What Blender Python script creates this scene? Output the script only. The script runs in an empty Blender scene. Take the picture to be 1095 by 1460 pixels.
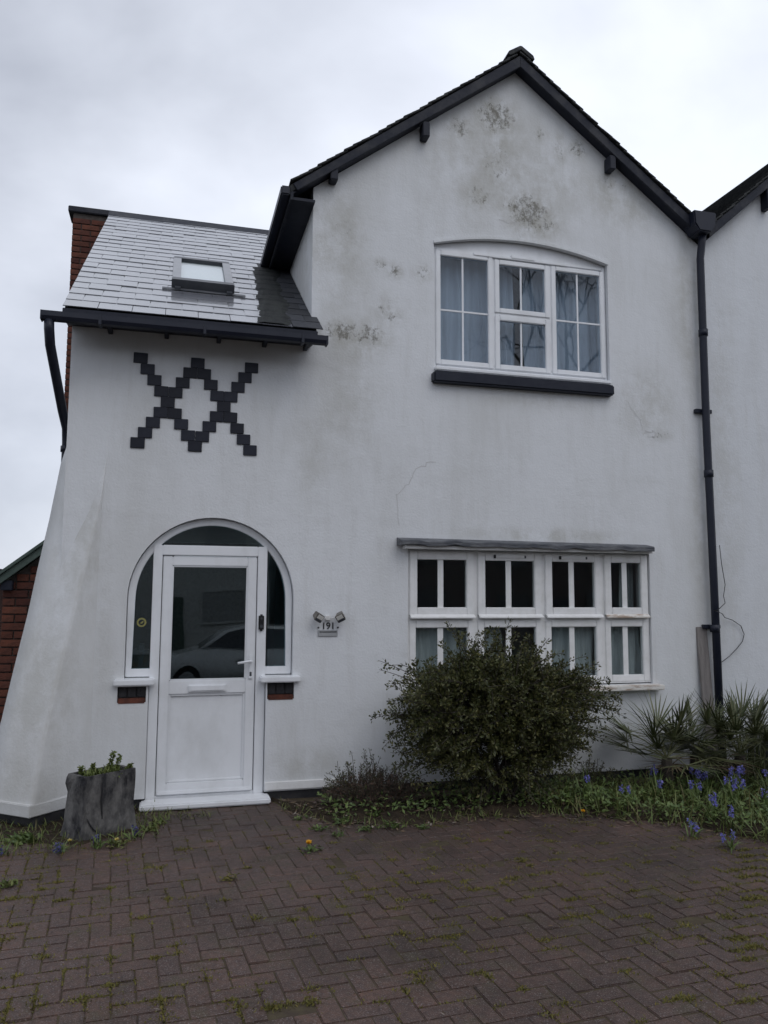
import bpy, bmesh, math, random
import numpy as np
from mathutils import Vector, Matrix
R = math.radians
random.seed(7); rng = np.random.default_rng(7)
S = bpy.context.scene
COL = S.collection

# ------------------------------------------------------------------ camera
cam = bpy.data.cameras.new("camera"); camo = bpy.data.objects.new("camera", cam); COL.objects.link(camo)
yaw, pit, rol = R(15.1), R(6.02), R(0.28)
F = Vector((math.sin(yaw)*math.cos(pit), math.cos(yaw)*math.cos(pit), math.sin(pit)))
r0 = Vector((math.cos(yaw), -math.sin(yaw), 0)); u0 = r0.cross(F)
RX = r0*math.cos(rol)+u0*math.sin(rol); UX = u0*math.cos(rol)-r0*math.sin(rol)
m = Matrix((RX, UX, -F)).transposed().to_4x4(); m.translation = Vector((0, -6.73, 1.695))
camo.matrix_world = m
cam.sensor_fit = 'VERTICAL'; cam.sensor_height = 24; cam.lens = 24*1120/1460
cam.clip_start = .05; cam.clip_end = 2000
S.camera = camo
# ------------------------------------------------------------------ sky and sun
W = bpy.data.worlds.new("World"); S.world = W; W.use_nodes = True
nt = W.node_tree; nt.nodes.clear()
def N(t, ty, **k):
    n = t.nodes.new(ty)
    for a, b in k.items(): setattr(n, a, b)
    return n
sky = N(nt, 'ShaderNodeTexSky', sky_type='NISHITA'); sky.sun_disc = False
SUN_EL, SUN_AZ = R(50), R(158)
sky.sun_elevation = SUN_EL; sky.sun_rotation = SUN_AZ
tc = N(nt, 'ShaderNodeTexCoord'); SKYOFF = (-7.98, -2.55, 4.3)
mp = N(nt, 'ShaderNodeMapping'); mp.inputs['Scale'].default_value = (1, 1, 1.7); mp.inputs['Location'].default_value = SKYOFF
nt.links.new(tc.outputs['Generated'], mp.inputs[0])
n1 = N(nt, 'ShaderNodeTexNoise'); n1.inputs['Scale'].default_value = 1.25; n1.inputs['Detail'].default_value = 6; n1.inputs['Roughness'].default_value = .5
n1.inputs['Distortion'].default_value = .35
nt.links.new(mp.outputs[0], n1.inputs['Vector'])
cr = N(nt, 'ShaderNodeValToRGB')
cr.color_ramp.elements[0].position = .34; cr.color_ramp.elements[0].color = (.43, .46, .535, 1)
cr.color_ramp.elements[1].position = .66; cr.color_ramp.elements[1].color = (.90, .945, 1.05, 1)
nt.links.new(n1.outputs['Fac'], cr.inputs[0])
sc = N(nt, 'ShaderNodeMix', data_type='RGBA', blend_type='MULTIPLY'); sc.inputs[0].default_value = 1
sc.inputs[7].default_value = (10, 10, 10, 1); nt.links.new(cr.outputs[0], sc.inputs[6])
mx = N(nt, 'ShaderNodeMix', data_type='RGBA'); mx.inputs[0].default_value = .93
nt.links.new(sky.outputs[0], mx.inputs[6]); nt.links.new(sc.outputs[2], mx.inputs[7])
bg = N(nt, 'ShaderNodeBackground'); bg.inputs[1].default_value = .1
nt.links.new(mx.outputs[2], bg.inputs[0])
wo = N(nt, 'ShaderNodeOutputWorld'); nt.links.new(bg.outputs[0], wo.inputs[0])
sl = bpy.data.lights.new("sun", 'SUN'); sl.energy = .5; sl.angle = R(40); sl.color = (1, .97, .93)
so = bpy.data.objects.new("sun", sl); COL.objects.link(so)
sd = Vector((math.sin(SUN_AZ)*math.cos(SUN_EL), math.cos(SUN_AZ)*math.cos(SUN_EL), math.sin(SUN_EL)))
so.rotation_euler = sd.to_track_quat('Z', 'Y').to_euler(); so.location = (0, -5, 15)
S.view_settings.view_transform = 'Standard'; S.view_settings.look = 'None'
S.view_settings.exposure = .20; S.view_settings.gamma = 1; S.view_settings.use_curve_mapping = False

# ------------------------------------------------------------------ materials
def mat(name, col, rough=.6, col2=None, scale=8., detail=6, bump=0., bscale=60., spec=.5, island=None, objrand=None, stretch=None, metal=0., ior=None, lo=.35, hi=.65, coat=0., world=False):
    M = bpy.data.materials.new(name); M.use_nodes = True; t = M.node_tree; p = t.nodes['Principled BSDF']
    p.inputs['Roughness'].default_value = rough; p.inputs['Specular IOR Level'].default_value = spec
    p.inputs['Metallic'].default_value = metal; p.inputs['Coat Weight'].default_value = coat
    if ior: p.inputs['IOR'].default_value = ior
    tc = N(t, 'ShaderNodeTexCoord'); vec = tc.outputs['Object']
    if stretch:
        g = N(t, 'ShaderNodeMapping'); g.inputs['Scale'].default_value = stretch; t.links.new(vec, g.inputs[0]); vec = g.outputs[0]
    out = None
    if col2:
        n = N(t, 'ShaderNodeTexNoise'); n.inputs['Scale'].default_value = scale; n.inputs['Detail'].default_value = detail; n.inputs['Roughness'].default_value = .65
        t.links.new(vec, n.inputs['Vector'])
        c = N(t, 'ShaderNodeValToRGB'); c.color_ramp.elements[0].position = lo; c.color_ramp.elements[1].position = hi
        c.color_ramp.elements[0].color = (*col, 1); c.color_ramp.elements[1].color = (*col2, 1)
        t.links.new(n.outputs['Fac'], c.inputs[0]); out = c.outputs[0]
    for kind, ramp in (('i', island), ('o', objrand)):
        if not ramp: continue
        if kind == 'i': g = N(t, 'ShaderNodeNewGeometry'); f = g.outputs['Random Per Island']
        else: g = N(t, 'ShaderNodeObjectInfo'); f = g.outputs['Random']
        c = N(t, 'ShaderNodeValToRGB'); e = c.color_ramp.elements
        while len(e) < len(ramp): e.new(.5)
        for k, q in enumerate(ramp): e[k].position = k/(len(ramp)-1); e[k].color = (*q, 1)
        t.links.new(f, c.inputs[0])
        if out is not None:
            x = N(t, 'ShaderNodeMix', data_type='RGBA', blend_type='MULTIPLY'); x.inputs[0].default_value = 1
            t.links.new(out, x.inputs[6]); t.links.new(c.outputs[0], x.inputs[7]); out = x.outputs[2]
        else: out = c.outputs[0]
    if world:      # dirt and thin moss lying over many bricks, with pale grit
        g = N(t, 'ShaderNodeNewGeometry')
        for sc_, a_, b_, cc, blend, fac in ((.9, .40, .66, (.55, .56, .54), 'MULTIPLY', 1), (2.6, .50, .70, (1.25, 1.16, 1.08), 'MULTIPLY', 1), (4.5, .50, .72, (.062, .055, .030), 'MIX', .75), (11, .52, .70, (.075, .052, .045), 'MIX', .6), (150, .56, .68, (.23, .21, .205), 'MIX', .75)):
            n = N(t, 'ShaderNodeTexNoise'); n.inputs['Scale'].default_value = sc_; n.inputs['Detail'].default_value = 8 if sc_ < 100 else 2; n.inputs['Roughness'].default_value = .7; t.links.new(g.outputs['Position'], n.inputs['Vector'])
            q = N(t, 'ShaderNodeMapRange'); q.interpolation_type = 'SMOOTHSTEP'; t.links.new(n.outputs['Fac'], q.inputs[0]); q.inputs[1].default_value = a_; q.inputs[2].default_value = b_; q.inputs[4].default_value = fac
            x = N(t, 'ShaderNodeMix', data_type='RGBA', blend_type=blend); t.links.new(q.outputs[0], x.inputs[0]); t.links.new(out, x.inputs[6]); x.inputs[7].default_value = (*cc, 1); out = x.outputs[2]
    if out is None: p.inputs['Base Color'].default_value = (*col, 1)
    else: t.links.new(out, p.inputs['Base Color'])
    if bump:
        n = N(t, 'ShaderNodeTexNoise'); n.inputs['Scale'].default_value = bscale; n.inputs['Detail'].default_value = 5
        t.links.new(vec, n.inputs['Vector'])
        b = N(t, 'ShaderNodeBump'); b.inputs['Strength'].default_value = bump; b.inputs['Distance'].default_value = .01
        t.links.new(n.outputs['Fac'], b.inputs['Height']); t.links.new(b.outputs[0], p.inputs['Normal'])
    M['p'] = 1
    return M

def render_wall(name, blobs, grime, base=(.715, .73, .75), tint=(.625, .633, .635), ox=2.2):
    """white painted render: streaky weathering, soft grime and mould spots at given places (object space = world space)"""
    M = bpy.data.materials.new(name); M.use_nodes = True; t = M.node_tree; L = t.links.new
    p = t.nodes['Principled BSDF']; p.inputs['Roughness'].default_value = .75; p.inputs['Specular IOR Level'].default_value = .25
    tc = N(t, 'ShaderNodeTexCoord'); V = tc.outputs['Object']
    def noise(scale, sx=(1, 1, 1), det=6, rough=.6):
        g = N(t, 'ShaderNodeMapping'); g.inputs['Scale'].default_value = sx; L(V, g.inputs[0])
        n = N(t, 'ShaderNodeTexNoise'); n.inputs['Scale'].default_value = scale; n.inputs['Detail'].default_value = det; n.inputs['Roughness'].default_value = rough
        L(g.outputs[0], n.inputs['Vector']); return n.outputs['Fac']
    def rng_(x, a, b, c=0., d=1.):
        q = N(t, 'ShaderNodeMapRange'); q.interpolation_type = 'SMOOTHSTEP'; L(x, q.inputs[0])
        for i, v in enumerate((a, b, c, d)): q.inputs[i+1].default_value = v
        return q.outputs[0]
    def mth(op, a, b):
        q = N(t, 'ShaderNodeMath', operation=op)
        for i, v in enumerate((a, b)):
            if isinstance(v, (int, float)): q.inputs[i].default_value = v
            else: L(v, q.inputs[i])
        return q.outputs[0]
    def mixc(fac, a, b):
        q = N(t, 'ShaderNodeMix', data_type='RGBA'); L(fac, q.inputs[0])
        for i, v in ((6, a), (7, b)):
            if isinstance(v, tuple): q.inputs[i].default_value = (*v, 1)
            else: L(v, q.inputs[i])
        return q.outputs[2]
    def blobmask(lst, grow=1.):
        acc = None
        for (x, z, rx, rz, s) in lst:
            rx *= grow; rz *= grow
            g = N(t, 'ShaderNodeMapping'); g.inputs['Location'].default_value = (-(x-ox)/rx, 0, -z/rz); g.inputs['Scale'].default_value = (1/rx, 0, 1/rz); L(V, g.inputs[0])
            l = N(t, 'ShaderNodeVectorMath', operation='LENGTH'); L(g.outputs[0], l.inputs[0])
            k = rng_(l.outputs['Value'], 1.0, .15, 0., s)
            acc = k if acc is None else mth('MAXIMUM', acc, k)
        return acc
    c = mixc(rng_(noise(1.1, (1, 1, .35)), .42, .70), base, tint)
    c = mixc(mth('MULTIPLY', rng_(noise(5, (1.6, 1, .22), 8, .7), .48, .75), .45), c, (.575, .578, .57))
    c = mixc(mth('MULTIPLY', rng_(noise(2.2, (.5, 1, 1.4), 7, .7), .52, .75), .35), c, (.565, .57, .565))
    if grime:
        gm = mth('MULTIPLY', blobmask(grime), rng_(noise(3.2, (1, 1, .8), 8, .75), .36, .62)); c = mixc(gm, c, (.46, .455, .42))
    if blobs:
        bm_ = blobmask(blobs, 1.3); nf = noise(17, (1, 1, .8), 9, .8)
        k = rng_(mth('SUBTRACT', nf, mth('MULTIPLY', mth('SUBTRACT', 1, bm_), .27)), .43, .54)
        c = mixc(mth('MULTIPLY', bm_, mth('MULTIPLY', rng_(noise(9, (1, 1, .8), 8, .7), .40, .6), .5)), c, (.33, .315, .26))
        c = mixc(mth('MULTIPLY', k, .68), c, (.11, .10, .075))
    L(c, p.inputs['Base Color'])
    b = N(t, 'ShaderNodeBump'); b.inputs['Strength'].default_value = .24; b.inputs['Distance'].default_value = .012
    h = mth('ADD', noise(55, (1, 1, 1), 4), mth('MULTIPLY', noise(6, (1, 1, 1), 3), 2.2)); L(h, b.inputs['Height']); L(b.outputs[0], p.inputs['Normal'])
    return M

def glass_mat(name, tint=(.9, .93, .93), rough=.005, f0=.045):
    M = bpy.data.materials.new(name); M.use_nodes = True; t = M.node_tree; t.nodes.clear()
    o = N(t, 'ShaderNodeOutputMaterial'); a = N(t, 'ShaderNodeBsdfTransparent'); a.inputs[0].default_value = (*tint, 1)
    g = N(t, 'ShaderNodeBsdfGlossy'); g.inputs['Roughness'].default_value = rough; g.inputs[0].default_value = (1, 1, 1, 1)
    tcn = N(t, 'ShaderNodeTexCoord'); nz = N(t, 'ShaderNodeTexNoise'); nz.inputs['Scale'].default_value = 1.6; nz.inputs['Detail'].default_value = 1
    bp = N(t, 'ShaderNodeBump'); bp.inputs['Strength'].default_value = .12; bp.inputs['Distance'].default_value = .02
    t.links.new(tcn.outputs['Object'], nz.inputs['Vector']); t.links.new(nz.outputs['Fac'], bp.inputs['Height']); t.links.new(bp.outputs[0], g.inputs['Normal'])
    lw = N(t, 'ShaderNodeLayerWeight'); lw.inputs[0].default_value = .5      # facing = 1-|cos|: the same on both faces of the pane
    pw = N(t, 'ShaderNodeMath', operation='POWER'); t.links.new(lw.outputs['Facing'], pw.inputs[0]); pw.inputs[1].default_value = 5
    f = N(t, 'ShaderNodeMapRange'); t.links.new(pw.outputs[0], f.inputs[0]); f.inputs[3].default_value = f0; f.inputs[4].default_value = .95
    x = N(t, 'ShaderNodeMixShader'); t.links.new(f.outputs[0], x.inputs[0]); t.links.new(a.outputs[0], x.inputs[1]); t.links.new(g.outputs[0], x.inputs[2])
    t.links.new(x.outputs[0], o.inputs[0]); return M

MOULD = [(2.94, 6.37, .30, .26, 1), (2.56, 6.19, .20, .17, .85), (3.26, 5.45, .36, .26, 1.0), (3.40, 6.27, .10, .09, .8), (3.62, 6.14, .10, .2, .7), (3.82, 6.18, .14, .14, .9), (3.37, 5.32, .30, .16, .85),
         (1.42, 4.06, .24, .15, .95), (1.66, 4.05, .26, .16, .9), (1.91, 4.68, .10, .10, .9), (1.77, 4.72, .10, .08, .8), (2.18, 4.69, .12, .10, .8), (2.75, 5.53, .2, .2, .75), (1.45, 5.0, .18, .35, .6), (1.85, 4.28, .18, .18, .7), (2.95, 5.9, .25, .35, .7), (4.2, 5.86, .3, .12, .65), (4.68, 3.30, .16, .08, .7)]
GRIME = [(2.94, 6.22, .38, .5, .75), (3.28, 5.36, .55, .42, .8), (1.55, 3.95, .45, .35, .7), (3.1, 5.8, 1.5, 1.0, .6), (1.35, 4.8, .5, 1.0, .6), (4.3, 5.7, .7, .5, .7), (4.55, 3.6, .5, .6, .6), (5.05, 4.6, .25, 1.4, .6), (1.5, 3.3, .5, .9, .4), (3.4, 2.25, 1.4, .12, .7), (1.15, 2.9, .25, .6, .45), (5.08, 2.4, .18, 1.4, .5), (1.15, .28, .5, .2, .5), (3.2, 3.55, 1.0, .14, .4), (-.5, 1.6, .12, 1.6, .35)]
m_wall = render_wall('white_render', MOULD, GRIME)
m_butt = render_wall('weathered_render', [(-.53, 2.55, .035, .28, .9)], [(-.95, 1.0, .5, 1.1, .6), (-.7, 2.0, .4, .9, .55), (-1.1, .3, .5, .4, .5), (-.52, 2.6, .04, .3, .9)], base=(.69, .70, .71), tint=(.60, .60, .59))
m_nwall = render_wall('neighbour_render', [], [(5.4, 3, .3, 3, .4)], ox=7.4, base=(.69, .71, .74), tint=(.63, .645, .665))
m_upvc = mat('white_plastic', (.80, .815, .84), .34, (.66, .67, .68), 4, 8, spec=.5, lo=.46, hi=.8, stretch=(1, 1, .6))
m_paint = mat('white_paint', (.80, .80, .80), .5, (.66, .66, .64), 9, 8, .15, 40, lo=.45, hi=.8)
m_oldpaint = mat('flaking_paint', (.72, .70, .66), .6, (.40, .31, .25), 11, 9, .3, 40, lo=.48, hi=.6, stretch=(.6, 1, 3))
m_black = mat('black_paint', (.014, .017, .029), .5, (.022, .025, .037), 9, 6, .1, 40, spec=.22)
m_blackw = mat('weathered_black_wood', (.019, .022, .033), .6, (.070, .070, .074), 6, 9, .35, 25, lo=.44, hi=.85, spec=.2)
m_pipe = mat('black_plastic', (.012, .015, .028), .42, (.018, .021, .034), 6, 4, spec=.3)
m_slate = mat('wet_slate', (.115, .12, .14), .24, (.16, .165, .185), 25, 5, .10, 45, spec=1., ior=2.1, coat=.7, objrand=[(.8, .8, .8), (1.15, 1.15, 1.15), (.95, .95, .95)])
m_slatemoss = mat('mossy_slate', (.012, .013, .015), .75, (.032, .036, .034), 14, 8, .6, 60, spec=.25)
m_slaterefl = mat('dark_reflection_slate', (.03, .032, .038), .6, (.05, .053, .062), 14, 7, .3, 60, spec=.3, objrand=[(.7, .7, .7), (1.3, 1.3, 1.3)])
m_tile = mat('dark_roof_tile', (.022, .024, .029), .8, (.062, .064, .064), 18, 8, .4, 40, spec=.2, objrand=[(.7, .7, .7), (1.25, 1.25, 1.2)])
m_blacktile = mat('black_glazed_tile', (.011, .013, .022), .45, (.018, .020, .030), 12, 4, .1, 30, spec=.25, objrand=[(.7, .7, .75), (1.5, 1.5, 1.5)])
m_brick = mat('red_brick', (.150, .060, .043), .85, (.075, .038, .032), 14, 7, .5, 50, spec=.2, objrand=[(.55, .5, .55), (1.1, 1, .95), (.85, .75, .7), (1.3, 1.15, 1.0)])
m_mortar = mat('old_mortar', (.10, .085, .075), .9, (.06, .05, .045), 20, 6)
m_paver = mat('paving_brick', (.116, .074, .060), .6, (.064, .046, .041), 30, 10, .6, 130, spec=.3, objrand=[(.88, .87, .90), (1.02, .97, .95), (.94, .93, .95), (1.12, 1.03, .98)], world=True)
m_paver2 = mat('paving_brick_far', (.112, .071, .058), .6, (.062, .045, .040), 30, 10, .6, 130, spec=.3, island=[(.84, .84, .88), (1.02, .97, .95), (.92, .92, .95), (1.14, 1.04, .98)], world=True)
m_sand = mat('joint_sand', (.062, .047, .039), .95, (.092, .078, .046), 9, 7, .6, 90, spec=.1)
m_soil = mat('bed_soil', (.026, .020, .016), .95, (.050, .038, .026), 14, 9, .9, 45, spec=.1)
m_plinth = mat('black_plinth', (.014, .015, .02), .6, (.035, .034, .036), 12, 7, .4, 40)
m_moss = mat('yellow_moss', (.12, .12, .02), .9, island=[(.085, .082, .022), (.16, .14, .03), (.11, .112, .028), (.20, .155, .04)])
m_glass = glass_mat('window_glass', f0=.055)
m_uglass = glass_mat('upper_window_glass', (.85, .90, .94), f0=.05)
m_rlglass = glass_mat('rooflight_glass', f0=.10)
m_dglass = glass_mat('door_glass', (.72, .84, .87), f0=.065)
m_room = mat('room_plaster', (.50, .55, .55), .8, (.44, .49, .50), 2)
m_net = mat('net_curtain', (.46, .485, .52), .9, (.39, .415, .45), 3, 5, stretch=(6, 1, .4))
m_netg = mat('lower_net_curtain', (.46, .49, .50), .9, (.29, .32, .33), 3, 5, stretch=(6, 1, .4))
m_backing = mat('white_backing', (.82, .83, .85), .7, (.78, .79, .81), 3)
m_lead = mat('lead_flashing', (.055, .06, .072), .5, (.15, .155, .165), 9, 8, .5, 30, lo=.42, hi=.68, stretch=(.7, 1, 3))
m_green = mat('green_paint', (.055, .085, .072), .55, (.085, .12, .10), 9, 6, .2, 30)
m_grey = mat('grey_metal', (.05, .055, .065), .4, (.07, .075, .085), 8, 4)
m_zinc = mat('pale_metal', (.33, .34, .36), .35, (.28, .29, .31), 8, 4)
m_chrome = mat('dull_metal', (.22, .205, .18), .4, (.13, .12, .105), 30, 4, metal=.4)
m_lens = mat('lamp_lens', (.75, .74, .70), .15, (.62, .61, .58), 30, 3)
m_acryl = mat('grey_plaque', (.40, .41, .42), .3, (.36, .37, .38), 10, 3)
m_ink = mat('black_ink', (.015, .015, .018), .5, (.02, .02, .022), 5, 2)
m_dots = mat('rubber_black', (.01, .01, .012), .4, (.014, .014, .016), 5, 2)
m_sticker = mat('yellow_sticker', (.30, .28, .09), .6, (.24, .23, .08), 20, 3)
m_stone = mat('grey_concrete', (.028, .028, .031), .9, (.150, .145, .14), 8, 12, 1., 30, spec=.2, lo=.37, hi=.62, stretch=(1.2, 1.2, .7))
m_plank = mat('weathered_board', (.17, .155, .15), .85, (.25, .23, .22), 7, 9, .4, 30, stretch=(5, 5, .5))
m_leafd = mat('shrub_leaf', (.03, .04, .014), .45, island=[(.028, .036, .012), (.052, .062, .018), (.076, .080, .026), (.036, .046, .016), (.085, .086, .028), (.052, .058, .020), (.150, .140, .050), (.040, .048, .017)], spec=.35)
m_leafr = mat('reddish_leaf', (.05, .03, .02), .7, island=[(.070, .036, .027), (.045, .036, .020), (.100, .052, .038), (.034, .042, .018)])
m_palm = mat('palm_leaf', (.05, .07, .03), .45, island=[(.058, .074, .030), (.095, .108, .046), (.135, .138, .068), (.070, .088, .036)], spec=.4)
m_palmdead = mat('dry_palm_leaf', (.10, .075, .04), .7, island=[(.07, .05, .03), (.13, .10, .055)])
m_green1 = mat('bed_leaf', (.06, .1, .03), .5, island=[(.052, .086, .024), (.090, .135, .036), (.135, .185, .050), (.064, .105, .032)], spec=.4)
m_grass = mat('grass_blade', (.06, .1, .03), .55, island=[(.064, .092, .025), (.105, .140, .038), (.15, .17, .055), (.115, .095, .04)], spec=.3)
m_fern = mat('planter_leaf', (.10, .13, .03), .6, island=[(.075, .10, .025), (.12, .155, .035), (.15, .17, .05)])
m_bell = mat('bluebell_petal', (.13, .13, .55), .6, island=[(.12, .12, .40), (.18, .18, .52), (.15, .14, .46), (.24, .23, .56)])
m_belld = mat('dark_blue_petal', (.06, .06, .16), .6, island=[(.05, .05, .14), (.09, .09, .22)])
m_yellow = mat('dandelion_petal', (.75, .38, .01), .6, island=[(.72, .36, .01), (.8, .45, .02)])
m_pale = mat('pale_yellow_petal', (.6, .5, .15), .6, island=[(.6, .5, .12), (.7, .6, .25)])
m_bark = mat('bark', (.040, .032, .026), .9, (.065, .055, .045), 14, 7, .6, 30)
m_debris = mat('twig_litter', (.09, .06, .04), .9, island=[(.06, .04, .03), (.12, .08, .05), (.18, .13, .08), (.05, .035, .028), (.30, .26, .22)])

# ------------------------------------------------------------------ mesh helpers
def wloc(o):
    v = Vector((0, 0, 0))
    while o: v += o.location; o = o.parent
    return v
class MB:
    def __init__(s): s.v = []; s.f = []
    def add(s, v, f):
        b = len(s.v); s.v += [tuple(p) for p in v]; s.f += [tuple(i+b for i in q) for q in f]; return s
    def box(s, x0, x1, y0, y1, z0, z1):
        return s.add([(x0,y0,z0),(x1,y0,z0),(x1,y1,z0),(x0,y1,z0),(x0,y0,z1),(x1,y0,z1),(x1,y1,z1),(x0,y1,z1)],
                     [(0,3,2,1),(4,5,6,7),(0,1,5,4),(1,2,6,5),(2,3,7,6),(3,0,4,7)])
    def prism(s, poly, y0, y1):          # polygon in x,z pushed along y
        n = len(poly); a = sum(poly[i][0]*poly[(i+1)%n][1]-poly[(i+1)%n][0]*poly[i][1] for i in range(n))
        if a < 0: poly = poly[::-1]
        return s.add([(x,y0,z) for x,z in poly]+[(x,y1,z) for x,z in poly],
                     [tuple(range(n)), tuple(range(2*n-1,n-1,-1))]+[(i,i+n,(i+1)%n+n,(i+1)%n) for i in range(n)])
    def prismx(s, poly, x0, x1):         # polygon in y,z pushed along x
        n = len(poly)
        return s.add([(x0,y,z) for y,z in poly]+[(x1,y,z) for y,z in poly],
                     [tuple(range(n)), tuple(range(2*n-1,n-1,-1))]+[(i,i+n,(i+1)%n+n,(i+1)%n) for i in range(n)])
    def prismz(s, poly, z0, z1):
        n = len(poly)
        return s.add([(x,y,z0) for x,y in poly]+[(x,y,z1) for x,y in poly],
                     [tuple(range(n-1,-1,-1)), tuple(range(n,2*n))]+[(i,(i+1)%n,(i+1)%n+n,i+n) for i in range(n)])
    def tube(s, pts, rad, n=8, cap=True):
        pts = [Vector(p) for p in pts]; k = len(pts); rad = rad if isinstance(rad, (list, tuple)) else [rad]*k
        b = len(s.v); up = None
        for i, p in enumerate(pts):
            t = (pts[min(i+1,k-1)]-pts[max(i-1,0)]).normalized()
            if up is None: up = t.orthogonal().normalized()
            up = (up-t*up.dot(t)).normalized(); w = t.cross(up)
            for j in range(n):
                a = 2*math.pi*j/n; q = p+(up*math.cos(a)+w*math.sin(a))*rad[i]; s.v.append(tuple(q))
        for i in range(k-1):
            for j in range(n):
                s.f.append((b+i*n+j, b+i*n+(j+1)%n, b+(i+1)*n+(j+1)%n, b+(i+1)*n+j))
        if cap: s.f.append(tuple(b+j for j in range(n-1,-1,-1))); s.f.append(tuple(b+(k-1)*n+j for j in range(n)))
        return s
    def ring(s, poly_o, poly_i, y0, y1):  # closed or open frame between two outlines of equal length (open strip)
        n = len(poly_o)
        v = [(x,y0,z) for x,z in poly_o]+[(x,y0,z) for x,z in poly_i]+[(x,y1,z) for x,z in poly_o]+[(x,y1,z) for x,z in poly_i]
        f = []
        for i in range(n-1):
            f += [(i,i+1,n+i+1,n+i),(2*n+i,3*n+i,3*n+i+1,2*n+i+1),(i,2*n+i,2*n+i+1,i+1),(n+i,n+i+1,3*n+i+1,3*n+i)]
        f += [(0,n,3*n,2*n),(n-1,3*n-1,4*n-1,2*n-1)]
        return s.add(v, f)
    def frame(s, x0, x1, z0, z1, w, y0, y1, wb=None, wt=None):
        wb = wb or w; wt = wt or w
        s.box(x0,x0+w,y0,y1,z0,z1).box(x1-w,x1,y0,y1,z0,z1).box(x0+w,x1-w,y0,y1,z0,z0+wb).box(x0+w,x1-w,y0,y1,z1-wt,z1); return s
    def mesh(s, name, bevel=0., smooth=False, off=Vector((0,0,0)), mats=()):
        me = bpy.data.meshes.new(name)
        me.from_pydata([(p[0]-off.x,p[1]-off.y,p[2]-off.z) for p in s.v], [], s.f)
        b = bmesh.new(); b.from_mesh(me); bmesh.ops.recalc_face_normals(b, faces=b.faces)
        if bevel: bmesh.ops.bevel(b, geom=b.edges[:], offset=bevel, segments=2, affect='EDGES', clamp_overlap=True)
        b.to_mesh(me); b.free()
        if smooth: me.polygons.foreach_set('use_smooth', [True]*len(me.polygons))
        for q in mats: me.materials.append(q)
        return me
    def build(s, name, m, parent=None, bevel=0., smooth=False, label=None):
        me = s.mesh(name, bevel, smooth, wloc(parent), (m,))
        o = bpy.data.objects.new(name, me); COL.objects.link(o); o.parent = parent
        if label: o['label'] = label
        return o
def piece(name, me, parent, loc, rot=(0,0,0), scale=None):
    o = bpy.data.objects.new(name, me); COL.objects.link(o); o.parent = parent
    o.location = Vector(loc)-wloc(parent); o.rotation_euler = rot
    if scale: o.scale = scale
    return o
def empty(name, loc, label=None, cat=None, group=None):
    o = bpy.data.objects.new(name, None); COL.objects.link(o); o.location = loc; o.empty_display_size = .2
    return tag(o, label, cat, group)
def tag(o, label=None, cat=None, group=None, kind=None):
    for k, v in (('label', label), ('category', cat), ('group', group), ('kind', kind)):
        if v: o[k] = v
    return o
def obj_np(name, V_, F_, m, parent=None):
    off = wloc(parent); me = bpy.data.meshes.new(name)
    V_ = np.asarray(V_, float)-np.array(off); F_ = np.asarray(F_)
    me.from_pydata(V_.tolist(), [], F_.tolist()); me.materials.append(m)
    o = bpy.data.objects.new(name, me); COL.objects.link(o); o.parent = parent; return o
def wall_mesh(name, outer, holes, y0, y1, m, parent):
    b = bmesh.new(); es = []
    for loop in [outer]+holes:
        vs = [b.verts.new((x, y0, z)) for x, z in loop]
        es += [b.edges.new((vs[i], vs[(i+1)%len(vs)])) for i in range(len(vs))]
    bmesh.ops.triangle_fill(b, edges=es, use_beauty=True)
    g = bmesh.ops.extrude_face_region(b, geom=b.faces[:])
    for v in [q for q in g['geom'] if isinstance(q, bmesh.types.BMVert)]: v.co.y = y1
    bmesh.ops.recalc_face_normals(b, faces=b.faces)
    off = wloc(parent)
    for v in b.verts: v.co -= off
    me = bpy.data.meshes.new(name); b.to_mesh(me); b.free(); me.materials.append(m)
    o = bpy.data.objects.new(name, me); COL.objects.link(o); o.parent = parent; return o
def arc(cx, cz, r, a0, a1, n): return [(cx+r*math.cos(R(a0+(a1-a0)*i/n)), cz+r*math.sin(R(a0+(a1-a0)*i/n))) for i in range(n+1)]

# ------------------------------------------------------------------ ground, road, driveway
def strip(name, prof, x0, x1, m, thick=None, nx=1):
    V_ = []; F_ = []
    xs = np.linspace(x0, x1, nx+1)
    for (y, z) in prof: V_ += [(x, y, z) for x in xs]
    k = nx+1
    for i in range(len(prof)-1):
        for j in range(nx): F_.append((i*k+j, i*k+j+1, (i+1)*k+j+1, (i+1)*k+j))
    return tag(obj_np(name, V_, F_, m), kind='structure')
m_asph = mat('asphalt', (.045, .045, .047), .85, (.06, .06, .062), 30, 8, .4, 120)
m_pavement = mat('pavement_slab', (.16, .155, .15), .85, (.11, .108, .105), 8, 8, .3, 60)
m_field = mat('ground_soil', (.04, .045, .025), .95, (.06, .055, .035), 3, 8, .5, 30)
strip('ground', [(-400, -.62), (-9.4, -.62), (-7.2, -.08), (400, -.08)], -400, 400, m_field)
strip('road', [(-17.5, -.555), (-10.9, -.555)], -120, 120, m_asph)
strip('pavement', [(-10.9, -.60), (-10.88, -.43), (-9.35, -.42)], -120, 120, m_pavement)
def undul(x, y): return .003*math.sin(x*2.1+y*1.3)+.003*math.sin(x*.9-y*2.7+1)-.003
V_ = []; F_ = []; ys = [-9.34, -7.2]+list(np.linspace(-6.9, .02, 48)); nxs = 77
for y in ys:
    for k in range(nxs):
        x = -4.2+11.4*k/(nxs-1); V_.append((x, y, -.45 if y < -9 else (-.05 if y < -7 else undul(x, y)-.0048)))
for a in range(len(ys)-1):
    for k in range(nxs-1): F_.append((a*nxs+k, a*nxs+k+1, (a+1)*nxs+k+1, (a+1)*nxs+k))
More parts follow.
